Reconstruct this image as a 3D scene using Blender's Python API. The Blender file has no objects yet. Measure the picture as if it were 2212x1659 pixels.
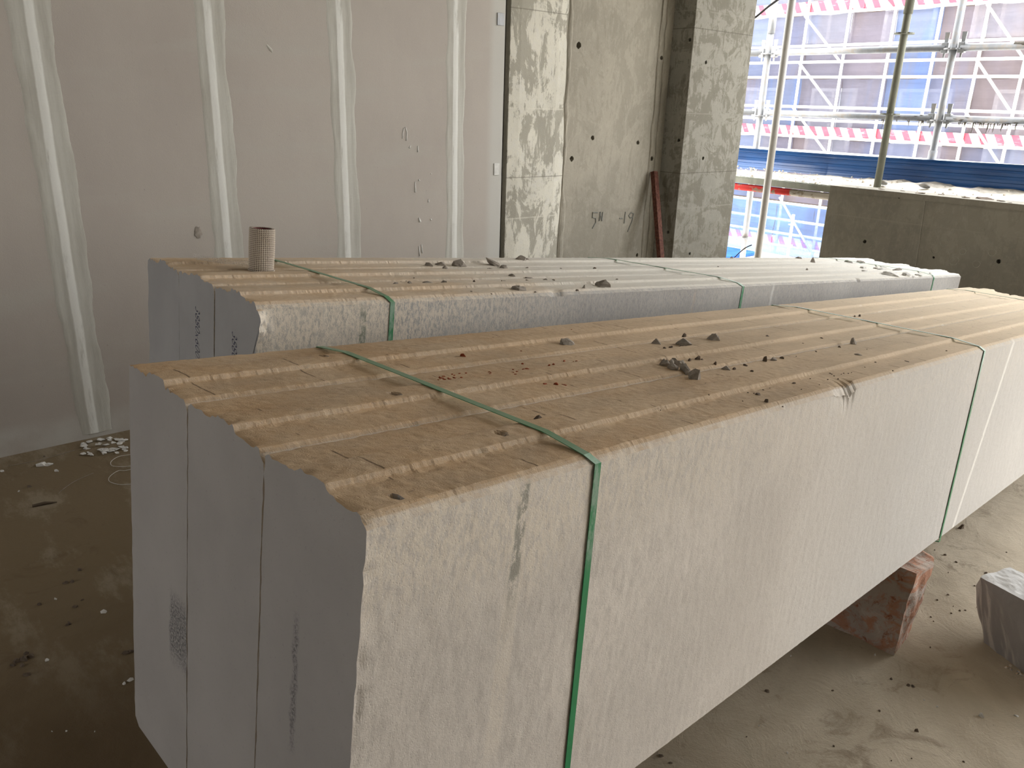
import bpy, bmesh, math, random
import numpy as np
from mathutils import Vector, Matrix

sc = bpy.context.scene
COL = sc.collection
PI = math.pi

# ---------------------------------------------------------------- camera
cam_data = bpy.data.cameras.new('camera')
cam = bpy.data.objects.new('camera', cam_data)
COL.objects.link(cam)
cr, cd, cf = (0.7597, -0.6496, 0.0312), (-0.1926, -0.2706, -0.9432), (0.6211, 0.7105, -0.3306)
cam.matrix_world = Matrix(((cr[0], -cd[0], -cf[0], 0.0), (cr[1], -cd[1], -cf[1], 0.0), (cr[2], -cd[2], -cf[2], 1.41), (0, 0, 0, 1)))
cam_data.sensor_fit = 'HORIZONTAL'
cam_data.sensor_width = 36.0
cam_data.lens = 1719.66 / 2212 * 36.0
cam_data.clip_start = 0.02
cam_data.clip_end = 200
sc.camera = cam

# ---------------------------------------------------------------- world, sun, exposure
SKY = 4.6
SUN = 1.0
world = bpy.data.worlds.new('overcast_sky')
sc.world = world
world.use_nodes = True
wn = world.node_tree.nodes
wl = world.node_tree.links
wn.clear()
w_out = wn.new('ShaderNodeOutputWorld')
w_bg = wn.new('ShaderNodeBackground')
w_bg.inputs['Strength'].default_value = SKY
w_tc = wn.new('ShaderNodeTexCoord')
w_sep = wn.new('ShaderNodeSeparateXYZ')
w_rmp = wn.new('ShaderNodeValToRGB')
w_rmp.color_ramp.elements[0].position = 0.0
w_rmp.color_ramp.elements[0].color = (1.0, 0.955, 0.895, 1)
w_rmp.color_ramp.elements[1].position = 0.6
w_rmp.color_ramp.elements[1].color = (0.92, 0.95, 1.0, 1)
wl.new(w_tc.outputs['Generated'], w_sep.inputs[0])
wl.new(w_sep.outputs['Z'], w_rmp.inputs[0])
wl.new(w_rmp.outputs[0], w_bg.inputs['Color'])
wl.new(w_bg.outputs[0], w_out.inputs[0])

sun_data = bpy.data.lights.new('sun', 'SUN')
sun_data.energy = SUN
sun_data.angle = math.radians(3)
sun_data.color = (1.0, 0.95, 0.87)
sun = bpy.data.objects.new('sun', sun_data)
COL.objects.link(sun)
sun.rotation_euler = Vector((0.62, -0.22, -0.75)).to_track_quat('-Z', 'Y').to_euler()

def portal(name, loc, rot, sx, sy):
    d = bpy.data.lights.new(name, 'AREA')
    d.shape = 'RECTANGLE'
    d.size = sx
    d.size_y = sy
    d.cycles.is_portal = True
    o = bpy.data.objects.new(name, d)
    COL.objects.link(o)
    o.location = loc
    o.rotation_euler = rot
portal('sky_portal_parapet', (5.15, 1.85, 1.95), (0, PI / 2, 0), 1.9, 3.0)
portal('sky_portal_opening', (5.15, -1.95, 1.47), (0, PI / 2, 0), 2.8, 4.3)
portal('sky_portal_left', (-4.1, 2.5, 1.7), (0, -PI / 2, 0), 1.4, 1.4)  # portal for the added opening in the left wall

sc.view_settings.view_transform = 'Standard'
sc.view_settings.look = 'None'
sc.view_settings.exposure = 0.93
sc.view_settings.gamma = 1.0
sc.view_settings.use_curve_mapping = False
sc.cycles.use_denoising = True
sc.cycles.use_adaptive_sampling = True
sc.cycles.adaptive_threshold = 0.025
sc.cycles.max_bounces = 7
sc.cycles.diffuse_bounces = 5
sc.cycles.glossy_bounces = 2
sc.cycles.transmission_bounces = 4
sc.cycles.transparent_max_bounces = 8
sc.cycles.caustics_reflective = False
sc.cycles.caustics_refractive = False
sc.cycles.sample_clamp_indirect = 6

# ---------------------------------------------------------------- node helpers
class Mat:
    def __init__(s, name, rough=0.9, spec=0.2):
        s.m = bpy.data.materials.new(name)
        s.m.use_nodes = True
        s.t = s.m.node_tree
        s.n = s.t.nodes
        s.bsdf = s.n['Principled BSDF']
        s.bsdf.inputs['Roughness'].default_value = rough
        s.bsdf.inputs['Specular IOR Level'].default_value = spec
        s.tc = s.n.new('ShaderNodeTexCoord')
        s.obj = s.tc.outputs['Object']
        s.nrm = s.tc.outputs['Normal']
    def link(s, a, b):
        s.t.links.new(a, b)
    def put(s, sock, v):
        if hasattr(v, 'node'):
            s.link(v, sock)
        elif isinstance(v, (tuple, list)):
            sock.default_value = tuple(v) + ((1.0,) if len(v) == 3 and len(sock.default_value) == 4 else ())
        else:
            sock.default_value = v
    def mapping(s, scale=(1, 1, 1), loc=(0, 0, 0), rot=(0, 0, 0), src=None):
        q = s.n.new('ShaderNodeMapping')
        s.link(src or s.obj, q.inputs[0])
        q.inputs['Location'].default_value = loc
        q.inputs['Rotation'].default_value = rot
        q.inputs['Scale'].default_value = scale
        return q.outputs[0]
    def noise(s, scale, detail=4, rough=0.55, vec=None, dist=0.0, st=None, off=(0, 0, 0)):
        q = s.n.new('ShaderNodeTexNoise')
        q.inputs['Scale'].default_value = scale
        q.inputs['Detail'].default_value = detail
        q.inputs['Roughness'].default_value = rough
        q.inputs['Distortion'].default_value = dist
        if vec is None:
            vec = s.mapping(st or (1, 1, 1), off)
        s.link(vec, q.inputs['Vector'])
        return q.outputs['Fac']
    def voro(s, scale, vec=None, st=None, rnd=1.0):
        q = s.n.new('ShaderNodeTexVoronoi')
        q.inputs['Scale'].default_value = scale
        q.inputs['Randomness'].default_value = rnd
        s.link(vec or s.mapping(st or (1, 1, 1)), q.inputs['Vector'])
        return q.outputs['Distance']
    def sep(s, v=None):
        q = s.n.new('ShaderNodeSeparateXYZ')
        s.link(v or s.obj, q.inputs[0])
        return q.outputs[0], q.outputs[1], q.outputs[2]
    def mth(s, op, a, b=0.0, c=0.0):
        q = s.n.new('ShaderNodeMath')
        q.operation = op
        s.put(q.inputs[0], a)
        s.put(q.inputs[1], b)
        s.put(q.inputs[2], c)
        return q.outputs[0]
    def mr(s, v, a, b, c=0.0, d=1.0, smooth=True):
        q = s.n.new('ShaderNodeMapRange')
        if smooth:
            q.interpolation_type = 'SMOOTHSTEP'
        s.put(q.inputs[0], v)
        for i, x in enumerate((a, b, c, d)):
            s.put(q.inputs[i + 1], x)
        return q.outputs[0]
    def mul(s, *a):
        r = a[0]
        for x in a[1:]:
            r = s.mth('MULTIPLY', r, x)
        return r
    def mx(s, *a):
        r = a[0]
        for x in a[1:]:
            r = s.mth('MAXIMUM', r, x)
        return r
    def mix(s, f, a, b, mode='MIX'):
        q = s.n.new('ShaderNodeMix')
        q.data_type = 'RGBA'
        q.blend_type = mode
        s.put(q.inputs[0], f)
        s.put(q.inputs[6], a)
        s.put(q.inputs[7], b)
        return q.outputs[2]
    def band(s, x, lo, hi, soft):
        # 1 between lo and hi
        return s.mul(s.mr(x, lo - soft, lo + soft), s.mr(x, hi - soft, hi + soft, 1.0, 0.0))
    def color(s, c):
        s.put(s.bsdf.inputs['Base Color'], c)
    def bump(s, h, strength=0.3, dist=0.002):
        q = s.n.new('ShaderNodeBump')
        q.inputs['Strength'].default_value = strength
        q.inputs['Distance'].default_value = dist
        s.put(q.inputs['Height'], h)
        s.link(q.outputs[0], s.bsdf.inputs['Normal'])
        return q

def simple(name, col, rough=0.8, spec=0.3, metal=0.0, var=0.12, scale=30, bump=0.2, bdist=0.001):
    M = Mat(name, rough, spec)
    n = M.noise(scale, 5)
    lo = tuple(c * (1 - var) for c in col)
    hi = tuple(min(1, c * (1 + var)) for c in col)
    M.color(M.mix(M.mr(n, 0.3, 0.7), lo, hi))
    M.bsdf.inputs['Metallic'].default_value = metal
    M.bump(M.noise(scale * 6, 4), bump, bdist)
    return M.m

# ---------------------------------------------------------------- mesh helpers
def link_obj(name, me, mat=None, parent=None, M=None):
    o = bpy.data.objects.new(name, me)
    COL.objects.link(o)
    if mat is not None:
        me.materials.append(mat)
    if parent is not None:
        o.parent = parent
    if M is not None:
        o.matrix_world = M
    return o

def mesh(name, v, f, mat=None, parent=None, M=None, smooth=False, autos=None):
    me = bpy.data.meshes.new(name)
    me.from_pydata([tuple(float(q) for q in p) for p in v], [], f)
    if smooth:
        me.polygons.foreach_set('use_smooth', [True] * len(me.polygons))
    else:
        me.polygons.foreach_set('use_smooth', [False] * len(me.polygons))
    me.update()
    return link_obj(name, me, mat, parent, M)

def from_bm(name, bm, mat=None, parent=None, M=None, smooth=False):
    me = bpy.data.meshes.new(name)
    bmesh.ops.recalc_face_normals(bm, faces=bm.faces)
    bm.to_mesh(me)
    bm.free()
    if smooth:
        me.polygons.foreach_set('use_smooth', [True] * len(me.polygons))
    return link_obj(name, me, mat, parent, M)

def tag(o, label=None, cat=None, group=None, kind=None):
    if label: o['label'] = label
    if cat: o['category'] = cat
    if group: o['group'] = group
    if kind: o['kind'] = kind
    return o

def empty(name, loc=(0, 0, 0), M=None):
    o = bpy.data.objects.new(name, None)
    o.empty_display_size = 0.05
    COL.objects.link(o)
    if M is not None:
        o.matrix_world = M
    else:
        o.location = loc
    return o

def box_bm(bm, x0, x1, y0, y1, z0, z1, bev=0.0):
    r = bmesh.ops.create_cube(bm, size=1.0)
    vs = r['verts']
    for v in vs:
        v.co = Vector(((x0 + x1) / 2 + v.co.x * (x1 - x0), (y0 + y1) / 2 + v.co.y * (y1 - y0), (z0 + z1) / 2 + v.co.z * (z1 - z0)))
    if bev > 0:
        es = list({e for v in vs for e in v.link_edges})
        bmesh.ops.bevel(bm, geom=es, offset=bev, segments=2, affect='EDGES', profile=0.6)

def box(name, x0, x1, y0, y1, z0, z1, mat=None, parent=None, bev=0.0, M=None):
    bm = bmesh.new()
    box_bm(bm, x0, x1, y0, y1, z0, z1, bev)
    return from_bm(name, bm, mat, parent, M)

def tube_data(path, rad, seg=12, caps=True):
    P = [Vector(p) for p in path]
    n = len(P)
    rads = rad if isinstance(rad, (list, tuple)) else [rad] * n
    v, f = [], []
    t0 = (P[1] - P[0]).normalized()
    ref = Vector((0, 0, 1)) if abs(t0.z) < 0.9 else Vector((0, 1, 0))
    a = t0.cross(ref).normalized()
    for i in range(n):
        if i == 0: t = P[1] - P[0]
        elif i == n - 1: t = P[-1] - P[-2]
        else: t = P[i + 1] - P[i - 1]
        t.normalize()
        a = (a - t * a.dot(t)).normalized()
        b = t.cross(a)
        for k in range(seg):
            th = 2 * PI * k / seg
            v.append(P[i] + (a * math.cos(th) + b * math.sin(th)) * rads[i])
    for i in range(n - 1):
        for k in range(seg):
            k2 = (k + 1) % seg
            f.append((i * seg + k, i * seg + k2, (i + 1) * seg + k2, (i + 1) * seg + k))
    if caps:
        f.append(tuple(range(seg - 1, -1, -1)))
        f.append(tuple((n - 1) * seg + k for k in range(seg)))
    return v, f

def tube(name, path, rad, mat, parent=None, seg=12, smooth=True, M=None):
    v, f = tube_data(path, rad, seg)
    o = mesh(name, v, f, mat, parent, M)
    if smooth:
        sm = [len(p.vertices) == 4 for p in o.data.polygons]
        o.data.polygons.foreach_set('use_smooth', sm)
    return o

def cut(o, cutters):
    """boolean the cutters away from o and delete them"""
    for c in cutters:
        md = o.modifiers.new('cut', 'BOOLEAN')
        md.operation = 'DIFFERENCE'
        md.object = c
        md.solver = 'EXACT'
    dg = bpy.context.evaluated_depsgraph_get()
    dg.update()
    me = bpy.data.meshes.new_from_object(o.evaluated_get(dg))
    o.modifiers.clear()
    o.data = me
    for c in cutters:
        bpy.data.objects.remove(c, do_unlink=True)

def hole_cutter(p, axis, r, depth, seed):
    rnd = random.Random(seed)
    bm = bmesh.new()
    bmesh.ops.create_cone(bm, cap_ends=True, segments=11, radius1=r * 0.8, radius2=r, depth=depth * 2)
    for v in bm.verts:
        k = 1 + rnd.uniform(-0.18, 0.22)
        v.co.x *= k; v.co.y *= k
    me = bpy.data.meshes.new('c')
    bm.to_mesh(me); bm.free()
    c = bpy.data.objects.new('c', me)
    COL.objects.link(c)
    c.location = p
    c.rotation_euler = Vector(axis).to_track_quat('Z', 'Y').to_euler()
    return c

def smooth_path(P, n=6):
    P = [Vector(p) for p in P]
    out = []
    for i in range(len(P) - 1):
        a = P[max(i - 1, 0)]; b = P[i]; c = P[i + 1]; d = P[min(i + 2, len(P) - 1)]
        for k in range(n):
            t = k / n
            out.append(0.5 * ((2 * b) + (c - a) * t + (2 * a - 5 * b + 4 * c - d) * t * t + (3 * b - a - 3 * c + d) * t ** 3))
    out.append(P[-1])
    return out

def hash2(ix, iy, s):
    h = (ix * 374761393 + iy * 668265263 + s * 974634777) & 0xFFFFFFFF
    h = ((h ^ (h >> 13)) * 1274126177) & 0xFFFFFFFF
    return ((h ^ (h >> 16)) & 0xFFFF) / 65535.0 * 2 - 1

def vn(x, y, s=0):
    """value noise -1..1 on numpy arrays"""
    x = np.asarray(x, float); y = np.asarray(y, float)
    x, y = np.broadcast_arrays(x, y)
    xi = np.floor(x).astype(np.int64); yi = np.floor(y).astype(np.int64)
    fx = x - xi; fy = y - yi
    fx = fx * fx * (3 - 2 * fx); fy = fy * fy * (3 - 2 * fy)
    a = hash2(xi, yi, s); b = hash2(xi + 1, yi, s); c = hash2(xi, yi + 1, s); d = hash2(xi + 1, yi + 1, s)
    return (a * (1 - fx) + b * fx) * (1 - fy) + (c * (1 - fx) + d * fx) * fy

def fbm(x, y, s=0, o=3):
    r = 0; a = 1
    for i in range(o):
        r = r + a * vn(x * 2 ** i, y * 2 ** i, s + i * 17); a *= 0.5
    return r

# ---------------------------------------------------------------- materials
def aac_material(name, base, dust, end, streaks=(), scuffs=(), score=False, seed=0.0, far_grey=False):
    """aerated concrete: local x along the panel, y through it, z up"""
    M = Mat(name, 0.95, 0.1)
    x, y, z = M.sep()
    nx, ny, nz = M.sep(M.nrm)
    n1 = M.noise(3.0, 5, 0.6, off=(seed, 0, 0))
    n2 = M.noise(60, 6, 0.7, off=(seed, 3, 0))
    fine = M.noise(420, 3, 0.7)
    col = M.mix(M.mr(n1, 0.35, 0.68), tuple(c * 0.90 for c in base), tuple(c * 1.06 for c in base))
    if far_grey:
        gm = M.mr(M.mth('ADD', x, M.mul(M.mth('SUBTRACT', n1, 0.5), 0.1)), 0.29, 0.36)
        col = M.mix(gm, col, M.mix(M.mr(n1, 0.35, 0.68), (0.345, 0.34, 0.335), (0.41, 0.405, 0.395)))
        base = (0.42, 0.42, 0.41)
    else:
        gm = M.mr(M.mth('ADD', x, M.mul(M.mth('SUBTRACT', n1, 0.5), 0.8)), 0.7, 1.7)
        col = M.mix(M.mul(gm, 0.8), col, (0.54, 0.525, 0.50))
    # rain-like grain running down the long faces
    gr = M.noise(1.0, 4, 0.7, st=(330, 330, 110))
    col = M.mix(M.mul(M.mr(gr, 0.50, 0.68), 0.32), col, tuple(c * 0.60 for c in base))
    # pale dust fallen from the top edge down the long face, ragged lower limit
    lim = M.mth('ADD', z, M.mth('MULTIPLY', M.mth('SUBTRACT', M.noise(7, 5, 0.7, st=(1, 1, 0.35), off=(seed, 0, 0)), 0.5), 0.30))
    near_end = M.mr(x, 0.15, 1.1, 1.0, 0.25)
    dusty = M.mul(M.mr(lim, 0.40, 0.56), near_end, M.mr(M.noise(150, 4, 0.8, st=(1, 1, 0.4)), 0.40, 0.56))
    col = M.mix(M.mul(M.mr(M.noise(70, 5, 0.75, st=(1, 1, 0.35)), 0.45, 0.62), M.mr(x, 0.1, 1.3, 0.35, 0.0)), col, tuple(c * 0.62 for c in base))
    col = M.mix(M.mul(dusty, 0.9), col, (0.72, 0.65, 0.55))
    # end grain faces: clean cut grey
    endm = M.mr(M.mth('ABSOLUTE', nx), 0.75, 0.95)
    ecol = M.mix(M.mr(M.noise(5, 4, 0.6), 0.3, 0.7), tuple(c * 0.94 for c in end), tuple(c * 1.05 for c in end))
    ecol = M.mix(M.mul(M.mr(M.noise(190, 2), 0.62, 0.75), 0.35), ecol, tuple(c * 0.7 for c in end))
    for (ya, yb, za, zb, k) in scuffs:
        ed = M.mth('MULTIPLY', M.mth('SUBTRACT', M.noise(30, 3), 0.5), 0.02)
        yy = M.mth('ADD', y, ed)
        zz = M.mth('ADD', z, ed)
        m = M.mul(M.band(yy, ya, yb, 0.004), M.band(zz, za, zb, 0.02), M.mr(M.noise(260, 5, 0.8), 0.40, 0.60))
        ecol = M.mix(M.mul(m, k), ecol, (0.10, 0.10, 0.11))
    col = M.mix(endm, col, ecol)
    # settled dirt on everything that faces up
    up = M.mul(M.mx(M.mr(nz, 0.55, 0.85), M.mul(M.mr(z, 0.5915, 0.5945), 0.9)), M.mth('SUBTRACT', 1.0, endm))
    riser = M.mul(M.mr(nz, 0.9, 0.6), up)
    d1 = M.noise(9, 6, 0.65, st=(0.35, 1, 1), off=(seed, 1, 0))
    d2 = M.noise(120, 5, 0.75, st=(0.6, 1, 1))
    dcol = M.mix(M.mr(d1, 0.32, 0.66), tuple(c * 0.84 for c in dust), tuple(c * 1.12 for c in dust))
    warm = M.mul(M.mr(x, 0.0, 1.6, 1.0, 0.0), M.mr(M.noise(5, 5, 0.7, off=(seed, 7, 0)), 0.3, 0.7))
    dcol = M.mix(M.mul(M.mr(x, 0.3, 1.1) if far_grey else M.mr(x, 0.6, 3.0), 0.75), dcol, tuple(min(0.7, c * k) for c, k in zip(dust, (1.42, 1.55, 1.70))))  # dust pales along the panel, lighting falloff partly put into its colour
    dcol = M.mix(M.mul(warm, 0.55), dcol, (dust[0] * 0.98, dust[1] * 0.80, dust[2] * 0.58))
    dcol = M.mix(M.mul(M.mr(d2, 0.58, 0.72), 0.55), dcol, tuple(c * 0.45 for c in dust))
    dcol = M.mix(M.mul(riser, M.mr(M.noise(160, 4, 0.8), 0.42, 0.62), M.mr(x, 0.2, 1.0, 0.22, 0.0)), dcol, tuple(c * 0.9 for c in base))
    col = M.mix(up, col, dcol)
    if score:
        # saw marks across the raised strip
        sx = M.mth('ADD', x, M.mth('MULTIPLY', y, 0.10))
        fr = M.mth('FRACT', M.mth('MULTIPLY', sx, 6.1))
        ln = M.band(fr, 0.49, 0.505, 0.006)
        gate = M.mr(M.noise(9, 1, st=(1, 2, 1), off=(2, seed, 0)), 0.52, 0.56)
        col = M.mix(M.mul(ln, gate, M.mr(nz, 0.9, 0.97), 0.8), col, (0.09, 0.06, 0.04))
    for (xa, xb, za, zb, lean, c, k, thr) in streaks:
        xx = M.mth('ADD', x, M.mth('MULTIPLY', z, lean))
        xx = M.mth('ADD', xx, M.mth('MULTIPLY', M.mth('SUBTRACT', M.noise(40, 3), 0.5), 0.006))
        m = M.mul(M.band(xx, xa, xb, 0.0025), M.band(z, za, zb, 0.03), M.mr(M.noise(90, 5, 0.8, st=(1, 1, 0.5)), thr, thr + 0.16), M.mr(M.mth('ABSOLUTE', ny), 0.6, 0.9))
        col = M.mix(M.mul(m, k), col, c)
    M.color(col)
    h = M.mth('ADD', M.mul(fine, 0.6), M.mul(n2, 1.4))
    h = M.mth('ADD', h, M.mul(M.mr(M.voro(260), 0.0, 0.35), 0.4))
    k = M.mth('SUBTRACT', 1.0, M.mul(endm, 0.8))
    M.bump(M.mul(h, k), 0.42, 0.0016)
    return M.m

BASE = (0.655, 0.605, 0.545)
DUST = (0.50, 0.385, 0.265)
m_near = aac_material('aerated_concrete_dusty', BASE, DUST, (0.40, 0.385, 0.375),
    streaks=((0.206 + 0.0, 0.222, 0.41, 0.60, 0.0, (0.10, 0.12, 0.10), 0.85, 0.40),
             (0.200, 0.226, 0.22, 0.45, 0.0, (0.66, 0.60, 0.52), 0.7, 0.34),
             (0.196, 0.230, 0.30, 0.585, 0.0, (0.64, 0.58, 0.50), 0.35, 0.42),
             (2.178, 2.200, -0.1, 0.60, -0.17, (0.80, 0.78, 0.73), 0.8, 0.30),
             (0.395, 0.425, 0.10, 0.33, -0.02, (0.66, 0.60, 0.53), 0.4, 0.46),
             (1.62, 1.66, 0.20, 0.52, -0.15, (0.62, 0.58, 0.52), 0.25, 0.46)),
    scuffs=((0.39, 0.445, 0.205, 0.30, 0.9), (0.110, 0.120, 0.27, 0.43, 0.8)), score=True, seed=1.7)
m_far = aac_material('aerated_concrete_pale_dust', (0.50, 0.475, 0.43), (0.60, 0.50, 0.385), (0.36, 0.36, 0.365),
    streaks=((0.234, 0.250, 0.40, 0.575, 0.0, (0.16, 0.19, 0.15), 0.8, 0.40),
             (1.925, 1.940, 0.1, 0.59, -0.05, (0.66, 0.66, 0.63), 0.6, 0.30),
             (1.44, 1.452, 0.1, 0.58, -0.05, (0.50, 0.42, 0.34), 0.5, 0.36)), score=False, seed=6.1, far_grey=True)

m_offcut = aac_material('aerated_concrete_clean', (0.40, 0.385, 0.37), (0.60, 0.60, 0.59), (0.33, 0.32, 0.315), seed=3.3)
# drywall
M = Mat('wall_board', 0.95, 0.1)
c = M.mix(M.mr(M.noise(1.3, 5, 0.6, st=(1, 1, 0.5)), 0.35, 0.65), (0.405, 0.37, 0.335), (0.45, 0.415, 0.375))
c = M.mix(M.mul(M.mr(M.noise(2.2, 4, 0.6, st=(0.5, 1, 2.6), off=(4, 0, 0)), 0.50, 0.72), 0.45), c, (0.45, 0.44, 0.40))
c = M.mix(M.mul(M.mr(M.noise(70, 2, st=(1, 1, 0.6)), 0.75, 0.80), 0.4), c, (0.20, 0.17, 0.15))
x, y, z = M.sep()
c = M.mix(M.mul(M.band(x, 2.88, 3.0, 0.03), 0.6), c, (0.52, 0.53, 0.50))
c = M.mix(M.mul(M.band(z, -0.1, 0.11, 0.03), M.mr(M.noise(6, 4), 0.2, 0.6), 0.5), c, (0.55, 0.56, 0.53))
M.color(c)
M.bump(M.mth('ADD', M.noise(330, 3, 0.6), M.mul(M.noise(30, 4), 0.7)), 0.35, 0.0015)
m_wall = M.m

# joint tape skimmed with filler: glass-fibre grid shows through
M = Mat('joint_filler', 0.9, 0.15)
x, y, z = M.sep()
gx = M.mth('ABSOLUTE', M.mth('SINE', M.mul(x, PI / 0.0045)))
gz = M.mth('ABSOLUTE', M.mth('SINE', M.mul(z, PI / 0.0055)))
grid = M.mx(M.mr(gx, 0.90, 0.99), M.mul(M.mr(gz, 0.90, 0.99), 0.8))
pat = M.mr(M.noise(12, 5, 0.7, st=(1, 1, 0.25)), 0.35, 0.6)
c = M.mix(M.mr(M.noise(20, 5, 0.7, st=(1, 1, 0.1)), 0.35, 0.66), (0.42, 0.405, 0.36), (0.51, 0.505, 0.46))
c = M.mix(M.mul(grid, pat, 0.35), c, (0.56, 0.56, 0.52))
ctr = M.band(M.mth('ADD', x, M.mul(M.mth('SUBTRACT', M.noise(3, 4, st=(0, 0, 1)), 0.5), 0.02)), -0.020, 0.012, 0.004)
c = M.mix(M.mul(ctr, M.mr(M.noise(30, 5, 0.7, st=(1, 1, 0.12)), 0.30, 0.50)), c, (0.74, 0.745, 0.71))
M.color(c)
M.bump(M.mth('ADD', M.mul(grid, 0.6), M.noise(60, 5, 0.7, st=(1, 1, 0.15))), 0.5, 0.0015)
m_joint = M.m
m_plaster = simple('white_plaster', (0.62, 0.62, 0.59), 0.9, 0.15, var=0.1, scale=40, bump=0.5, bdist=0.002)

def concrete(name, base, dark, amt, seed, st=(1, 1, 0.6), hlines=True):
    M = Mat(name, 0.9, 0.15)
    x, y, z = M.sep()
    n = M.noise(5.0, 10, 0.74, st=st, dist=1.1, off=(seed, 0, seed))
    brush = M.noise(17, 7, 0.75, st=(1, 1, 0.22), dist=1.6, off=(seed, 2, 0))
    c = M.mix(M.mr(M.noise(1.6, 5, 0.6, off=(0, seed, 0)), 0.35, 0.65), tuple(q * 0.88 for q in base), tuple(q * 1.08 for q in base))
    c = M.mix(M.mul(M.mr(M.noise(26, 6, 0.75, dist=0.6), 0.48, 0.62), 0.22), c, tuple(min(0.6, q * 1.35) for q in base))
    c = M.mix(M.mul(M.mr(M.mth('ADD', M.mul(n, 0.62), M.mul(brush, 0.38)), 0.485, 0.525), amt), c, dark)
    c = M.mix(M.mul(M.mr(M.noise(45, 5, 0.75, st=(2.2, 1, 0.5)), 0.60, 0.66), amt, 0.7), c, tuple(q * 0.7 for q in dark))
    if hlines:
        f = M.mth('FRACT', M.mul(M.mth('ADD', z, 0.13), 1.64))
        c = M.mix(M.mul(M.band(f, 0.493, 0.505, 0.004), M.mr(M.noise(5, 3), 0.35, 0.5), 0.55), c, tuple(q * 1.1 for q in base))
        f2 = M.mth('FRACT', M.mul(M.mth('ADD', z, 0.31), 1.13))
        c = M.mix(M.mul(M.band(f2, 0.496, 0.502, 0.002), 0.6), c, tuple(q * 0.7 for q in dark))
    M.color(c)
    M.bump(M.mth('ADD', M.noise(160, 4, 0.7), M.mul(M.noise(14, 5, 0.65), 1.6)), 0.45, 0.003)
    return M.m
m_conc_l = concrete('formwork_concrete_stained', (0.60, 0.58, 0.50), (0.25, 0.235, 0.19), 0.7, 1.3)
m_conc_m = concrete('formwork_concrete_smooth', (0.335, 0.31, 0.255), (0.22, 0.205, 0.165), 0.35, 4.4, hlines=False)
m_conc_r = concrete('column_concrete', (0.225, 0.215, 0.18), (0.12, 0.108, 0.08), 0.60, 8.1, st=(1, 1, 1.3))
m_conc_p = concrete('parapet_concrete', (0.27, 0.25, 0.205), (0.16, 0.15, 0.125), 0.22, 12.7)
m_gap_shade = simple('gap_shade', (0.05, 0.045, 0.04))

# site floor
M = Mat('site_floor', 0.95, 0.12)
x, y, z = M.sep()
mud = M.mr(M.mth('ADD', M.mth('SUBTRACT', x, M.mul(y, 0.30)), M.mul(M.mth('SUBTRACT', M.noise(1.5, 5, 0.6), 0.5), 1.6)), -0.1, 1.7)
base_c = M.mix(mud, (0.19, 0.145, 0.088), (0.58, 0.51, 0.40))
dark_zone = M.mul(M.mr(M.mth('ADD', y, M.noise(2.2, 5, 0.6)), 3.0, 2.0), M.mr(x, 1.4, 0.7))  # floor turns darker at the left, toward the camera
base_c = M.mix(M.mul(dark_zone, 0.75), base_c, (0.085, 0.055, 0.03))
c = M.mix(M.mul(M.mr(M.noise(1.1, 6, 0.62, dist=0.5), 0.62, 0.36), 0.5), base_c, (0.20, 0.155, 0.10))
c = M.mix(M.mul(M.mr(M.noise(5.5, 7, 0.7, dist=1.2), 0.55, 0.68), 0.45), c, (0.14, 0.10, 0.062))
c = M.mix(M.mul(M.mr(M.noise(3.4, 8, 0.7, off=(5, 5, 0), st=(1.8, 0.7, 1)), 0.52, 0.66), 0.35), c, M.mix(dark_zone, (0.40, 0.36, 0.28), (0.16, 0.12, 0.08)))
c = M.mix(M.mul(M.mr(M.noise(75, 4, 0.8), 0.66, 0.72), M.mr(M.noise(4, 3, off=(9, 0, 0)), 0.45, 0.6), 0.7), c, (0.09, 0.07, 0.055))
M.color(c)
h = M.mth('ADD', M.mul(M.noise(9, 7, 0.7, dist=0.8), 3.0), M.noise(110, 5, 0.75))
M.bump(h, 0.6, 0.004)
m_floor = M.m
m_ceiling = simple('ceiling_concrete', (0.38, 0.36, 0.32), var=0.1, scale=4)
m_stone = simple('pale_stone_chip', (0.30, 0.27, 0.235), 0.95, 0.1, var=0.2, scale=60, bump=0.6, bdist=0.002)
m_stone_d = simple('dark_stone_crumb', (0.14, 0.11, 0.085), 0.95, 0.1, var=0.2, scale=60)
m_chip_w = simple('white_plaster_chip', (0.62, 0.61, 0.58), 0.95, 0.1, var=0.12, scale=60, bump=0.4)
m_red = simple('brick_crumb', (0.30, 0.075, 0.035), 0.95, 0.1, var=0.3, scale=90)
m_twig = simple('dark_twig', (0.10, 0.075, 0.05))

M = Mat('green_strap', 0.35, 0.5)
nx, ny, nz = M.sep(M.nrm)
x, y, z = M.sep()
c = M.mix(M.mr(M.noise(30, 4), 0.3, 0.7), (0.018, 0.20, 0.075), (0.022, 0.235, 0.09))
scr = M.mul(M.band(z, 0.45, 0.60, 0.03), M.mr(M.noise(60, 5, 0.8, st=(1, 1, 0.3)), 0.38, 0.62))
c = M.mix(M.mul(scr, 0.8), c, (0.30, 0.40, 0.33))
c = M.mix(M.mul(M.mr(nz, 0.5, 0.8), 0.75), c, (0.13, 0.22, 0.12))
M.color(c)
m_strap = M.m

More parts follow.
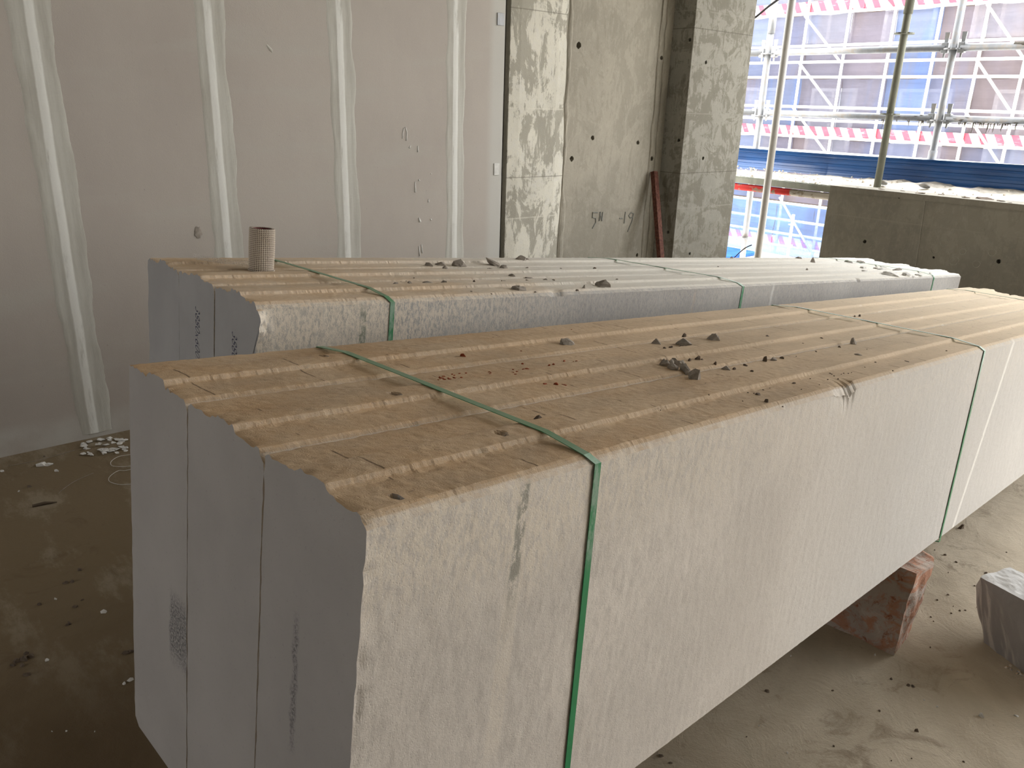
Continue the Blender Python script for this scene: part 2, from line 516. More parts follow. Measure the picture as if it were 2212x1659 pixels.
# terracotta lump smeared with mortar
M = Mat('brick_and_mortar', 0.95, 0.12)
n = M.noise(9, 8, 0.7, dist=1.6, st=(1, 1, 1.4))
c = M.mix(M.mr(n, 0.40, 0.56), (0.46, 0.25, 0.17), (0.46, 0.39, 0.34))
c = M.mix(M.mul(M.mr(M.noise(26, 6, 0.75, off=(3, 0, 0), dist=1.0), 0.56, 0.64), 0.85), c, (0.26, 0.075, 0.03))
c = M.mix(M.mul(M.mr(M.noise(14, 6, 0.75, off=(7, 2, 0), dist=0.8), 0.56, 0.64), 0.7), c, (0.55, 0.50, 0.46))
M.color(c)
M.bump(M.mth('ADD', M.noise(24, 7, 0.7), M.mul(M.noise(160, 4), 0.4)), 0.8, 0.006)
m_brick = M.m

M = Mat('rust', 0.9, 0.2)
M.color(M.mix(M.mr(M.noise(60, 6, 0.7), 0.35, 0.65), (0.06, 0.022, 0.015), (0.12, 0.05, 0.033)))
M.bump(M.noise(200, 4), 0.4, 0.001)
m_rust = M.m

def galv(name, col, dirt, amt, rough=0.45):
    M = Mat(name, rough, 0.4)
    c = M.mix(M.mr(M.noise(18, 5, 0.65, st=(1, 1, 0.35)), 0.35, 0.65), tuple(q * 0.85 for q in col), tuple(min(1, q * 1.1) for q in col))
    c = M.mix(M.mul(M.mr(M.noise(14, 6, 0.75, off=(4, 1, 0)), 0.50, 0.62), amt), c, dirt)
    M.color(c)
    M.bsdf.inputs['Metallic'].default_value = 0.25
    M.bump(M.noise(120, 4), 0.2, 0.001)
    return M.m
m_galv = galv('galvanised_steel', (0.25, 0.26, 0.27), (0.27, 0.22, 0.165), 0.5)
m_galv_d = galv('weathered_green_grey_steel', (0.20, 0.205, 0.16), (0.22, 0.21, 0.17), 0.5, 0.7)
m_yellow = galv('pale_painted_steel', (0.80, 0.77, 0.68), (0.62, 0.55, 0.42), 0.3, 0.7)
m_pvc = simple('grey_white_plastic', (0.40, 0.385, 0.355), 0.35, 0.5, var=0.05, scale=6, bump=0.05)
m_black = simple('black_cable', (0.03, 0.028, 0.03), 0.5)
m_cement = simple('splashed_cement', (0.12, 0.105, 0.085), 0.95, var=0.3, scale=50, bump=0.6, bdist=0.002)

M = Mat('red_white_peeling_paint', 0.7, 0.3)
x, y, z = M.sep()
c = M.mix(M.mr(M.mth('ADD', y, M.mul(M.mth('SUBTRACT', M.noise(30, 4), 0.5), 0.03)), 3.195, 3.205), (0.48, 0.44, 0.38), (0.50, 0.035, 0.03))
c = M.mix(M.mul(M.mr(M.noise(16, 5, 0.65), 0.56, 0.58), 0.9), c, (0.26, 0.21, 0.15))
M.color(c)
m_redwhite = M.m

M = Mat('hazard_board', 0.6, 0.3)
x, y, z = M.sep()
st_ = M.mth('FRACT', M.mul(M.mth('ADD', y, M.mul(z, -0.55)), 1 / 0.235))
fade = M.mr(M.noise(6, 3, st=(1, 1, 4)), 0.25, 0.45, 0.85, 1.0)
red = M.mul(M.band(st_, 0.25, 0.72, 0.012), fade)
M.color(M.mix(red, (0.86, 0.84, 0.82), (0.62, 0.06, 0.09)))
m_hazard = M.m

M = Mat('blue_sheet', 0.28, 0.5)
M.color(M.mix(M.mr(M.noise(2.5, 4, st=(1, 1, 3)), 0.35, 0.65), (0.008, 0.045, 0.15), (0.012, 0.07, 0.22)))
m_blue = M.m
M = Mat('blue_tarp', 0.5, 0.3)
M.color(M.mix(M.mr(M.noise(4, 5, 0.6), 0.35, 0.65), (0.012, 0.07, 0.42), (0.03, 0.12, 0.55)))
m_tarp = M.m

def netting(name, col, alpha, blue):
    M = Mat(name, 0.9, 0.1)
    n = M.noise(0.9, 4, 0.55, st=(1, 1.4, 0.35), dist=0.7, off=(0, blue * 10, 0))
    c = M.mix(M.mr(n, 0.44, 0.60), col, (0.09, 0.145, 0.30))
    c = M.mix(blue, col, c)
    wr = M.noise(2.2, 4, 0.6, st=(1, 0.18, 3.0))
    M.color(c)
    M.bump(wr, 0.6, 0.05)
    tr = M.n.new('ShaderNodeBsdfTransparent')
    ms = M.n.new('ShaderNodeMixShader')
    tl = M.n.new('ShaderNodeBsdfTranslucent')
    M.put(tl.inputs[0], c)
    m2 = M.n.new('ShaderNodeMixShader')
    m2.inputs[0].default_value = 0.25
    M.link(M.bsdf.outputs[0], m2.inputs[1]); M.link(tl.outputs[0], m2.inputs[2])
    M.put(ms.inputs[0], M.mth('ADD', M.mul(M.mr(M.noise(3.0, 4, st=(1, 0.3, 2.5)), 0.3, 0.7), 0.12), alpha))
    M.link(tr.outputs[0], ms.inputs[1])
    M.link(m2.outputs[0], ms.inputs[2])
    out = M.n['Material Output']
    M.link(ms.outputs[0], out.inputs[0])
    return M.m
NETS = [netting('scaffold_net_lilac', (0.135, 0.13, 0.165), 0.76, 0.3), netting('scaffold_net_beige', (0.16, 0.135, 0.145), 0.74, 0.15),
        netting('scaffold_net_blue', (0.115, 0.14, 0.22), 0.76, 0.7)]
net_low = netting('lower_scaffold_net', (0.13, 0.24, 0.46), 0.5, 0.8)

M = Mat('facade_brick', 0.95, 0.1)
M.color(M.mix(M.mr(M.noise(1.2, 4, st=(1, 0.5, 2)), 0.35, 0.65), (0.13, 0.10, 0.085), (0.19, 0.155, 0.14)))
m_facade = M.m
m_ground = simple('outside_slab', (0.62, 0.60, 0.56), 0.9, var=0.08, scale=2)
m_glass = simple('dull_window_pane', (0.55, 0.58, 0.62), 0.2, 0.5, var=0.05)
m_frame = simple('white_window_frame', (0.75, 0.75, 0.75), 0.5)
m_ink = simple('dark_blue_ink', (0.03, 0.03, 0.09), 0.7, 0.2)
m_chalk = simple('charcoal_mark', (0.20, 0.20, 0.18), 0.9)

# ---------------------------------------------------------------- the room
def struct(o):
    o['kind'] = 'structure'
    return o
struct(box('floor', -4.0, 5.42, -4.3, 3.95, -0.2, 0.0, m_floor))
struct(box('ceiling', -4.2, 5.55, -4.4, 4.0, 2.9, 3.1, m_ceiling))
bm = bmesh.new()
box_bm(bm, -4.2, -4.0, -4.3, 1.8, 0.0, 2.9)
box_bm(bm, -4.2, -4.0, 3.2, 3.75, 0.0, 2.9)
box_bm(bm, -4.2, -4.0, 1.8, 3.2, 0.0, 1.0)
box_bm(bm, -4.2, -4.0, 1.8, 3.2, 2.4, 2.9)
struct(from_bm('wall_left', bm, m_ceiling))  # unseen window opening added in this wall to light the panel ends
struct(box('wall_front', -4.0, 5.42, -4.3, -4.1, 0.0, 2.9, m_ceiling))
wall = struct(box('wall_back', -4.0, 2.972, 3.55, 3.75, 0.0, 2.9, m_wall))
struct(box('gap_backing', 2.972, 3.02, 3.60, 3.74, 0.0, 2.9, m_gap_shade))  # dark strip behind the gap, the gap's shade put into its colour
wall_c = box('wall_back_concrete', 3.02, 4.39, 3.57, 3.80, 0.0, 2.9, m_conc_m)
cut(wall_c, [hole_cutter((hx, 3.57, hz), (0, 1, 0), r, 0.05, i) for i, (hx, hz, r) in enumerate(
    [(3.549, 1.749, 0.020), (3.713, 1.234, 0.016), (4.139, 1.205, 0.015), (3.542, 1.113, 0.018), (4.302, 1.725, 0.015), (4.292, 1.101, 0.016), (4.223, 0.463, 0.014)])])
struct(wall_c)

# proud rough strip of concrete at the left of the concrete wall (ragged right edge)
def ragged_slab(name, x0, x1, y0, y1, z0, z1, mat, parent, amp=0.012, side='R', seed=0, nz=150, nx=6):
    zs = np.linspace(z0, z1, nz)
    v, f = [], []
    for k, z in enumerate(zs):
        a = x0 + (amp * fbm(z * 7, 0.3, seed) * 0.5 if 'L' in side else 0)
        b = x1 + (amp * fbm(z * 5, 1.3, seed + 5) if 'R' in side else 0)
        for j in range(nx + 1):
            t = j / nx
            e = min(t, 1 - t)
            yy = y0 + (0.4 * (y1 - y0) if e == 0 else 0) + 0.0012 * vn(t * 9, z * 20, seed)
            v.append((a + (b - a) * t, float(yy), z))
        v.append((b, y1, z)); v.append((a, y1, z))
    w = nx + 3
    for k in range(nz - 1):
        for j in range(w):
            j2 = (j + 1) % w
            f.append((k * w + j, (k) * w + j2, (k + 1) * w + j2, (k + 1) * w + j))
    f.append(tuple(range(w - 1, -1, -1))); f.append(tuple((nz - 1) * w + j for j in range(w)))
    return mesh(name, v, f, mat, parent)
ragged_slab('stained_strip', 3.022, 3.452, 3.556, 3.575, 0.0, 2.9, m_conc_l, wall_c, side='R', seed=3)
ragged_slab('mortar_seam', 3.462, 3.492, 3.563, 3.575, 0.0, 2.9, m_conc_m, wall_c, amp=0.02, side='LR', seed=9, nx=3)
ragged_slab('mortar_seam', 4.262, 4.275, 3.561, 3.575, 0.0, 2.9, m_conc_m, wall_c, amp=0.012, side='LR', seed=14, nx=2)
ragged_slab('mortar_seam', 4.318, 4.328, 3.561, 3.575, 0.3, 2.9, m_conc_m, wall_c, amp=0.014, side='LR', seed=22, nx=2)
def stroke(pts):
    return tube_data([(x, 3.5695, z) for x, z in pts], 0.0045, 6)
def join_data(parts):
    v, f = [], []
    for a, b in parts:
        o = len(v); v += list(a); f += [tuple(i + o for i in q) for q in b]
    return v, f
wv, wf = join_data([stroke(p) for p in (
    [(3.80, 0.776), (3.755, 0.779), (3.756, 0.747), (3.785, 0.742), (3.79, 0.715), (3.762, 0.678)],
    [(3.822, 0.722), (3.824, 0.779)], [(3.824, 0.779), (3.846, 0.720)], [(3.846, 0.720), (3.849, 0.776)],
    [(4.012, 0.726), (4.045, 0.724)], [(4.068, 0.765), (4.063, 0.689)],
    [(4.148, 0.748), (4.125, 0.757), (4.103, 0.738), (4.118, 0.722), (4.145, 0.726), (4.15, 0.752), (4.140, 0.70), (4.105, 0.631)])])
mesh('chalk_writing', wv, wf, m_chalk, wall_c)['label'] = 'grey hand written 5N and -19'

# column standing forward at the edge of the opening
colm = box('concrete_column', 4.39, 5.03, 3.40, 3.90, 0.0, 2.9, m_conc_r, bev=0.004)
cut(colm, [hole_cutter((hx, 3.40, hz), (0, 1, 0), 0.013, 0.05, 40 + i) for i, (hx, hz) in enumerate([(4.543, 1.708), (4.622, 1.11), (4.585, 0.466)])]
    + [hole_cutter((4.39, hy, hz), (1, 0, 0), 0.012, 0.05, 50 + i) for i, (hy, hz) in enumerate([(3.428, 1.833), (3.439, 1.225), (3.454, 0.622)])])
tag(colm, 'raw concrete column at the edge of the scaffolded opening, its left side in shade', 'column')

colm2 = box('concrete_column', 5.03, 5.40, 0.42, 0.88, 0.0, 2.9, m_conc_r, bev=0.004)  # out of view, added to cast a soft shadow on the long panel face
tag(colm2, 'unseen concrete column added at the near end of the parapet to cast soft shade', 'column')
# low parapet across the opening
para = box('concrete_parapet', 5.20, 5.38, 0.90, 2.77, 0.0, 0.968, m_conc_p, bev=0.003)
cut(para, [hole_cutter((5.20, hy, hz), (1, 0, 0), r, 0.05, 60 + i) for i, (hy, hz, r) in enumerate(
    [(2.469, 0.634, 0.013), (1.656, 0.634, 0.014), (2.02, 0.60, 0.008), (2.30, 0.93, 0.005)])])
tag(para, 'grey concrete parapet wall standing beyond the far ends of both panel stacks', 'parapet')
box('casting_fin', 5.197, 5.203, 0.90, 2.77, 0.925, 0.9285, m_conc_p, para)
fv, ff = tube_data([(5.199, 2.136 - 0.05 * (0.93 - z), z) for z in np.linspace(0.0, 0.93, 14)], 0.0045, 6)
mesh('casting_fin', fv, ff, m_conc_p, para)
for i, (yy, zz, r) in enumerate([(1.975, 0.696, 0.022), (2.021, 0.647, 0.024), (1.86, 0.66, 0.018), (1.90, 0.60, 0.028), (1.77, 0.60, 0.02), (1.70, 0.68, 0.02)]):
    v, f = tube_data([(5.1992 + 0.0, yy + r * math.cos(a) * (1 + 0.1 * math.sin(3 * a)), zz + r * math.sin(a)) for a in np.linspace(0, 2 * PI, 15)], 0.002, 5, False)
    mesh('cone_ring', v, f, m_conc_m, para)

# joint tapes on the board wall
for i, (cx, w0, w1) in enumerate([(0.727, 0.145, 0.135), (1.378, 0.125, 0.15), (1.985, 0.135, 0.135), (2.648, 0.13, 0.12), (0.07, 0.14, 0.14)]):
    nz, nx = 190, 14
    zs = np.linspace(0.02, 2.88, nz)
    v = []
    for z in zs:
        w = w1 + (w0 - w1) * min(z, 2) / 2
        a = -w / 2 + 0.010 * float(fbm(z * 5, i * 3.3, 5)) + 0.0015 * float(vn(z * 90, i, 8))
        b = w / 2 + 0.012 * float(fbm(z * 4, i * 7.7, 6)) + 0.0015 * float(vn(z * 110, i, 9))
        for j in range(nx + 1):
            t = j / nx
            e = min(t, 1 - t)
            x = a + (b - a) * t
            th = 0.0 if e == 0 else 0.0016 + 0.0028 * math.exp(-(x / 0.02) ** 2) + 0.0006 * float(vn(x * 120, z * 12, i))
            v.append((x, -th + (0.001 if e == 0 else 0), z))
    f = [(k * (nx + 1) + j, k * (nx + 1) + j + 1, (k + 1) * (nx + 1) + j + 1, (k + 1) * (nx + 1) + j) for k in range(nz - 1) for j in range(nx)]
    v0 = len(v)
    v += [(v[0][0], 0.003, 0.02), (v[nx][0], 0.003, 0.02), (v[-1][0], 0.003, 2.88), (v[-nx - 1][0], 0.003, 2.88)]
    f.append((v0, v0 + 3, v0 + 2, v0 + 1))
    o = mesh('joint_tape', v, f, m_joint, wall, smooth=True)
    o.location = (cx, 3.55, 0)

# splashes and marks on the board wall
def blob(name, pts, r, mat, parent, y=3.5495):
    v, f = tube_data([(x, y, z) for x, z in pts], r, 8)
    return mesh(name, v, f, mat, parent, smooth=True)
DR = [([(2.315, 1.232), (2.317, 1.26), (2.324, 1.283), (2.332, 1.287), (2.340, 1.268), (2.340, 1.245), (2.338, 1.222)], 0.0028),
      ([(2.352, 1.190), (2.357, 1.186), (2.362, 1.198)], 0.0025), ([(2.407, 1.197), (2.408, 1.166)], 0.0032), ([(2.389, 1.018), (2.389, 0.964)], 0.0035),
      ([(2.412, 1.030), (2.415, 1.022)], 0.004), ([(2.473, 0.925), (2.472, 0.909)], 0.0034), ([(2.411, 0.832), (2.413, 0.822), (2.418, 0.810)], 0.0055),
      ([(2.483, 0.820), (2.489, 0.816)], 0.004), ([(2.409, 0.683), (2.415, 0.628)], 0.0032), ([(2.426, 0.690), (2.431, 0.643)], 0.0032), ([(2.489, 1.058), (2.490, 1.054)], 0.003)]
for p, r in DR:
    blob('plaster_drip', p, [r * 0.7] + [r] * (len(p) - 2) + [r * 1.25], m_plaster, wall)
blob('plaster_smear', [(1.606, 1.634), (1.625, 1.622), (1.642, 1.603), (1.652, 1.583)], [0.001, 0.006, 0.009, 0.001], m_joint, wall, 3.5515 + 0.003)
bm = bmesh.new()
bmesh.ops.create_icosphere(bm, subdivisions=3, radius=1)
for v in bm.verts:
    k = 1 + 0.35 * float(vn(v.co.x * 3 + 9, v.co.z * 3, 4))
    v.co = Vector((v.co.x * 0.017 * k, v.co.y * 0.004, v.co.z * 0.028 * k))
o = from_bm('glue_lump', bm, m_stone, wall); o.location = (1.249, 3.55, 0.839)
box('metal_clip', 2.914, 2.962, 3.545, 3.5505, 1.805, 1.865, m_galv, wall, 0.001)
box('metal_clip', 2.915, 2.952, 3.545, 3.5505, 1.036, 1.100, m_plaster, wall, 0.001)

# ---------------------------------------------------------------- panel bundles
T = 0.19428
LP = 3.88
MN = Matrix(((0.9923, -0.0693, 0.1031, 0.2713), (0.0700, 0.9975, -0.0031, 0.5791), (-0.1027, 0.0103, 0.9947, 0.4479), (0, 0, 0, 1)))
MF = Matrix(((0.9945, -0.0340, 0.0991, 0.5493), (0.0335, 0.9994, 0.0062, 1.4466), (-0.0992, -0.0029, 0.9951, 0.4395), (0, 0, 0, 1)))
KT = np.array([0, .045, .06, .335, .362, .385, .40, .58, .62, .68, .95, .965, 1.0])
KW = np.array([.5865, .5965, .5985, .599, .6003, .606, .6067, .6067, .6055, .5988, .5985, .598, .596])
def top_w(v):
    return float(np.interp((v / T) % 1.0, KT, KW))
def panel(name, i, mat, Mx, seed, rag=0.0075, endchip=0.004, holes=(), far=False, ga=0.0013, gb=0.0013):
    us = np.concatenate([np.arange(0, 1.2, 0.003), np.arange(1.2, LP, 0.008), [LP]])
    ts = np.array([0, .02, .045, .06, .09, .12, .15, .18, .21, .24, .27, .30, .32, .335, .345, .355, .365, .375, .385, .395, .41, .435, .46, .485, .51, .535, .56, .58, .60, .62, .64, .66, .68, .71, .74, .77, .80, .83, .86, .89, .92, .95, .965, .98, 1.0])
    U, TT = np.meshgrid(us, ts, indexing='ij')
    jig = rag * (0.38 * fbm(U * 210, TT * 3 + i * 5.0, seed, 2) + 0.35 * fbm(U * 30, TT * 2 + i * 3.0, seed + 2, 2)) * np.where((TT > 0.03) & (TT < 0.97), 1, 0.2)
    W = np.interp(np.clip(TT + jig, 0, 1), KT, KW)
    W = W + 0.0005 * fbm(U * 90, TT * 30, seed + 3, 2)
    W = W - endchip * np.maximum(0, vn(TT * 26, np.zeros_like(TT) + i, seed + 8) + 0.25) * np.exp(-U / 0.006)
    W = W - endchip * 0.7 * np.maximum(0, vn(TT * 40, np.zeros_like(TT) + i, seed + 9)) * np.exp(-(LP - U) / 0.01)
    # small chips off the long edges
    ed = np.exp(-((TT) / 0.03) ** 2) + np.exp(-((TT - 1) / 0.03) ** 2)
    W = W - 0.0013 * ed * np.maximum(0, fbm(U * 45, TT * 0 + i, seed + 12, 3))
    V = (i * T + ga) + TT * (T - ga - gb)
    for (hu, hv, hr) in holes:
        d = np.sqrt((U - hu) ** 2 + ((V - hv) * 1.0) ** 2) * (1 + 0.25 * vn(U * 300, V * 300, 5))
        W = W - 0.016 * np.clip((hr - d) / (hr * 0.45), 0, 1)
    ws = np.concatenate([[.583, .578, .572, .565], np.arange(.555, .02, -.0125), [.012]])
    nu = len(us)
    # front face downwards, bottom, back face upwards
    def face(v_edge, sgn, w_list, s):
        U2, W2 = np.meshgrid(us, w_list, indexing='ij')
        V2 = np.full_like(U2, v_edge) + sgn * 0.0003 * fbm(U2 * 70, W2 * 40, s, 2) + 0.0011 * np.exp(-U2 / 0.02) * fbm(W2 * 70 + s, U2 * 20, s + 1, 3)
        return U2, V2, W2
    Uf, Vf, Wf = face(i * T + ga, 1, ws, seed + 20)
    Ub, Vb, Wb = face((i + 1) * T - gb, 1, ws[::-1], seed + 30)
    if not far and i == 0:
        g = lambda A: np.exp(-((A - 1.11) / 0.020) ** 2) * (1 + 0.5 * vn(A * 160, A * 0, 3)) + 0.5 * np.exp(-((A - 1.07) / 0.03) ** 2)
        W = W - 0.013 * np.clip(g(U), 0, 1.2) * np.exp(-(V / 0.022) ** 2)
        Vf = Vf + 0.009 * np.clip(g(Uf), 0, 1.2) * np.exp(-((Wf - 0.59) / 0.03) ** 2)
        g2 = np.exp(-((Uf - 0.003) / 0.006) ** 2)
        Vf = Vf + 0.0012 * g2 * np.maximum(0, fbm(Wf * 50, Uf * 0, 31, 3))
    if far and i == 0:
        bul = np.exp(-Uf / 0.016) * np.exp(-((Wf - 0.556) / 0.026) ** 4)
        Vf = Vf - 0.016 * bul * (1 + 0.25 * vn(Wf * 160, Uf * 100, 4))
        W = W - 0.016 * np.exp(-((U - 0.84) / 0.02) ** 2) * np.exp(-(V / 0.015) ** 2)
        W = W - 0.016 * np.exp(-((U - 2.66) / 0.012) ** 2) * np.exp(-(V / 0.015) ** 2)
    if far and i == 2:
        Vb = Vb + np.exp(-Ub / 0.02) * 0.006 * fbm(Wb * 22, Ub * 0, 8, 3)
    if far and i == 0:
        Vf = Vf + np.exp(-Uf / 0.01) * 0.003 * fbm(Wf * 40, Uf * 0, 12, 3)
    bot = np.array([0.08, 0.5, 0.92])
    U3, T3 = np.meshgrid(us, bot, indexing='ij')
    V3 = i * T + ga + T3 * (T - ga - gb)
    W3 = np.zeros_like(U3)
    # loop: front (top->bottom), bottom (front->back), back (bottom->top), top (back->front)
    UU = np.concatenate([Uf, U3, Ub, U[:, ::-1]], axis=1)
    VV = np.concatenate([Vf, V3, Vb, V[:, ::-1]], axis=1)
    WW = np.concatenate([Wf, W3, Wb, W[:, ::-1]], axis=1)
    m = UU.shape[1]
    co = np.stack([UU, VV, WW], axis=-1).reshape(-1, 3)
    a = np.arange(nu - 1)[:, None] * m
    j = np.arange(m)[None, :]
    j2 = (j + 1) % m
    quads = np.stack([a + j, a + j2, a + m + j2, a + m + j], axis=-1).reshape(-1, 4)
    nv = len(co)
    mid = (i + 0.5) * T
    co = np.vstack([co, [[0.0, mid, 0.3], [LP, mid, 0.3]]])
    jj = np.arange(m)
    t0 = np.stack([np.full(m, nv), (jj + 1) % m, jj], axis=-1)
    t1 = np.stack([np.full(m, nv + 1), (nu - 1) * m + jj, (nu - 1) * m + (jj + 1) % m], axis=-1)
    me = bpy.data.meshes.new(name)
    me.vertices.add(len(co))
    me.vertices.foreach_set('co', co.astype(np.float32).ravel())
    nl = quads.size + t0.size + t1.size
    me.loops.add(nl)
    me.loops.foreach_set('vertex_index', np.concatenate([quads.ravel(), t0.ravel(), t1.ravel()]).astype(np.int32))
    nf = len(quads) + len(t0) + len(t1)
    me.polygons.add(nf)
    me.polygons.foreach_set('loop_start', np.concatenate([np.arange(len(quads)) * 4, quads.size + np.arange(len(t0) + len(t1)) * 3]).astype(np.int32))
    me.polygons.foreach_set('use_smooth', [False] * nf)
    me.update(calc_edges=True)
    me.validate()
    if (me.polygons[0].normal.y if len(me.polygons) else 0) > 0:
        me.flip_normals()
    return link_obj(name, me, mat, None, Mx)

HN = [(0.245, 0.289, 0.0075), (0.267, 0.101, 0.0085), (0.262, 0.499, 0.0065), (0.053, 0.028, 0.005)]
for i, lab in enumerate(['front panel of the nearer bundle, its long pale side facing the viewer',
                         'middle panel of the nearer bundle, only its end and dusty top showing',
                         'rear panel of the nearer bundle, with a dark scuff low on its grey end']):
    p = panel('aerated_concrete_panel', i, m_near, MN, 11 + i * 7, holes=HN)
    tag(p, lab, 'wall panel', 'aerated concrete panels strapped in bundles')
for i, lab in enumerate(['front panel of the farther bundle, end broken near the top and printed 3880',
                         'middle panel of the farther bundle, end printed 3880x600',
                         'rear panel of the farther bundle, nearest the board wall']):
    p = panel('aerated_concrete_panel', i, m_far, MF, 51 + i * 7, rag=0.012, endchip=0.006, far=True, ga=(0.0004, 0.0026, 0.0004)[i], gb=(0.0026, 0.0004, 0.0004)[i])
    tag(p, lab, 'wall panel', 'aerated concrete panels strapped in bundles')
    if i < 2:
        cu = bpy.data.curves.new('t', 'FONT')
        cu.body = '3880x600x200'
        cu.size = 0.034
        cu.shear = 0.45
        cu.offset = -0.0010
        cu.extrude = 0.0001
        cu.space_character = 1.05
        to = bpy.data.objects.new('t', cu)
        COL.objects.link(to)
        bpy.context.view_layer.update()
        me = bpy.data.meshes.new_from_object(to.evaluated_get(bpy.context.evaluated_depsgraph_get()))
        bpy.data.objects.remove(to, do_unlink=True)
        w0, vb = ((0.5225, 0.106), (0.5375, 0.293))[i]
        o = link_obj('printed_size_marking', me, m_ink, p)
        # text x runs down the end, text up points to the front
        o.matrix_world = MF @ Matrix(((0, 0, -1, -0.0012), (0, -1, 0, vb), (-1, 0, 0, w0), (0, 0, 0, 1))) @ Matrix.Diagonal((0.80, 1, 1, 1))
        o['label'] = 'dark blue printed numbers 3880x600x200'

def strap(Mx, uf0, uf1, ut0, ut1, label, wd=0.012):
    W3 = 3 * T
    path = [(0, 0.30, None), (0, 0.45, None), (0, 0.588, None), (0.009, 0.5985, None), (0.077, 0.607, None), (0.19, 0.6068, None), (1.4 * T, 0.607, None), (1.6 * T, 0.6072, None),
            (2.4 * T, 0.607, None), (2.58 * T, 0.607, None), (W3 - 0.009, 0.599, None), (W3, 0.589, None), (W3, 0.30, None), (W3, 0.0, None), (W3 / 2, 0.0, None), (0, 0, None)]
    n = len(path)
    v, f = [], []
    for k, (pv, pw, _) in enumerate(path):
        q = path[(k + 1) % n]; r = path[k - 1]
        d = Vector((q[0] - r[0], q[1] - r[1])).normalized()
        nn = Vector((-d.y, d.x))
        if nn.dot(Vector((pv - W3 / 2, pw - 0.3))) < 0: nn = -nn
        if 3 <= k <= 10:
            s = pv / W3; u = ut0 + (ut1 - ut0) * s
        elif k <= 2 or k == n - 1:
            u = uf0 + (uf1 - uf0) * (1 - pw / 0.588)
        else:
            u = ut1
        for (du, off) in ((-wd / 2, 0.0004), (wd / 2, 0.0004), (wd / 2, 0.0013), (-wd / 2, 0.0013)):
            v.append((u + du, pv + nn.x * off, pw + nn.y * off))
    for k in range(n):
        k2 = (k + 1) % n
        for j in range(4):
            j2 = (j + 1) % 4
            f.append((k * 4 + j, k * 4 + j2, k2 * 4 + j2, k2 * 4 + j))
    bm = bmesh.new()
    me = bpy.data.meshes.new('s'); me.from_pydata(v, [], f); bm.from_mesh(me)
    o = from_bm('packing_strap', bm, m_strap, None, Mx)
    tag(o, label, 'strap', 'green straps round the panel bundles')
strap(MN, 0.340, 0.385, 0.327, 0.303, 'green plastic strap nearest the viewer round the nearer bundle')
strap(MN, 1.985, 2.070, 1.965, 1.895, 'middle green strap round the nearer bundle, running down its long side')
strap(MN, 3.60, 3.64, 3.60, 3.56, 'farthest green strap round the nearer bundle, close to the parapet')
strap(MF, 0.3150, 0.3150, 0.305, 0.272, 'green strap round the farther bundle beside the mesh tape roll')
strap(MF, 1.755, 1.76, 1.735, 1.60, 'thin green strap round the middle of the farther bundle')
strap(MF, 3.50, 3.50, 3.50, 3.40, 'green strap near the parapet end of the farther bundle')

# supports
def rough_hull(name, pts, cuts, amp, mat, seed=0, freq=18, flat_z=None):
    bm = bmesh.new()
    for p in pts: bm.verts.new(p)
    bmesh.ops.convex_hull(bm, input=bm.verts)
    bmesh.ops.delete(bm, geom=[v for v in bm.verts if not v.link_faces], context='VERTS')
    bmesh.ops.triangulate(bm, faces=bm.faces)
    for _ in range(cuts):
        bmesh.ops.subdivide_edges(bm, edges=bm.edges, cuts=1, use_grid_fill=True)
    bm.normal_update()
    for v in bm.verts:
        c = v.co
        k = amp * float(fbm(c.x * freq + c.z * 9, c.y * freq - c.z * 13, seed, 3))
        n = v.normal.copy()
        c2 = c + n * k
        if flat_z is not None:
            if c.z < 1e-4: c2.z = 0
            c2.z = max(0.0, min(c2.z, flat_z(c2.x, c2.y)))
        v.co = c2
    return from_bm(name, bm, mat)
zb = lambda x, y: 0.4479 - 0.1035 * (x - 0.2713) / 0.9923 + 0.0175 * (y - 0.579) - 0.0015
o = rough_hull('masonry_block', [(2.036, .68, 0), (2.018, .90, 0), (2.01, 1.20, 0), (2.20, 1.20, 0), (2.235, .715, 0), (2.15, .69, 0),
     (2.045, .672, .262), (2.03, .90, .262), (2.03, 1.18, .262), (2.20, 1.18, .25), (2.225, .70, .235), (2.23, .70, .12), (2.15, .668, .25)], 4, 0.007, m_brick, 3, flat_z=zb)
tag(o, 'broken red brick and mortar block propping up the nearer panel bundle', 'block')
zf = lambda x, y: 0.4395 - 0.0998 * (x - 0.5493) / 0.9945 - 0.002
o = rough_hull('masonry_block', [(2.35, 1.48, 0), (2.34, 2.02, 0), (2.56, 2.02, 0), (2.57, 1.48, 0), (2.36, 1.49, .262), (2.35, 2.01, .262), (2.55, 2.01, .24), (2.56, 1.49, .24)], 3, 0.004, m_brick, 8, flat_z=zf)
tag(o, 'brick and mortar block hidden under the farther panel bundle', 'block')
for (Mx, nm) in ((MN, 'timber batten under the parapet end of the nearer bundle'), (MF, 'timber batten under the parapet end of the farther bundle')):
    c = Mx @ Vector((3.70, 0.29, 0.0))
    o = box('timber_batten', -0.04, 0.04, -0.30, 0.30, -(c.z), -0.006, m_twig, None, 0.003)
    o.location = c
    tag(o, nm, 'batten')

o = rough_hull('concrete_offcut', [(2.300, .543, 0), (2.247, .42, 0), (2.20, .27, 0), (2.36, .20, 0), (2.46, .50, 0), (2.305, .56, .10),
     (2.284, .588, .2), (2.405, .553, .205), (2.269, .47, .2), (2.215, .28, .2), (2.37, .22, .2), (2.31, .60, .155)], 5, 0.0035, m_offcut, 6, freq=30, flat_z=lambda x, y: 0.205)
tag(o, 'broken offcut of grey aerated concrete lying on the floor at the right', 'offcut')

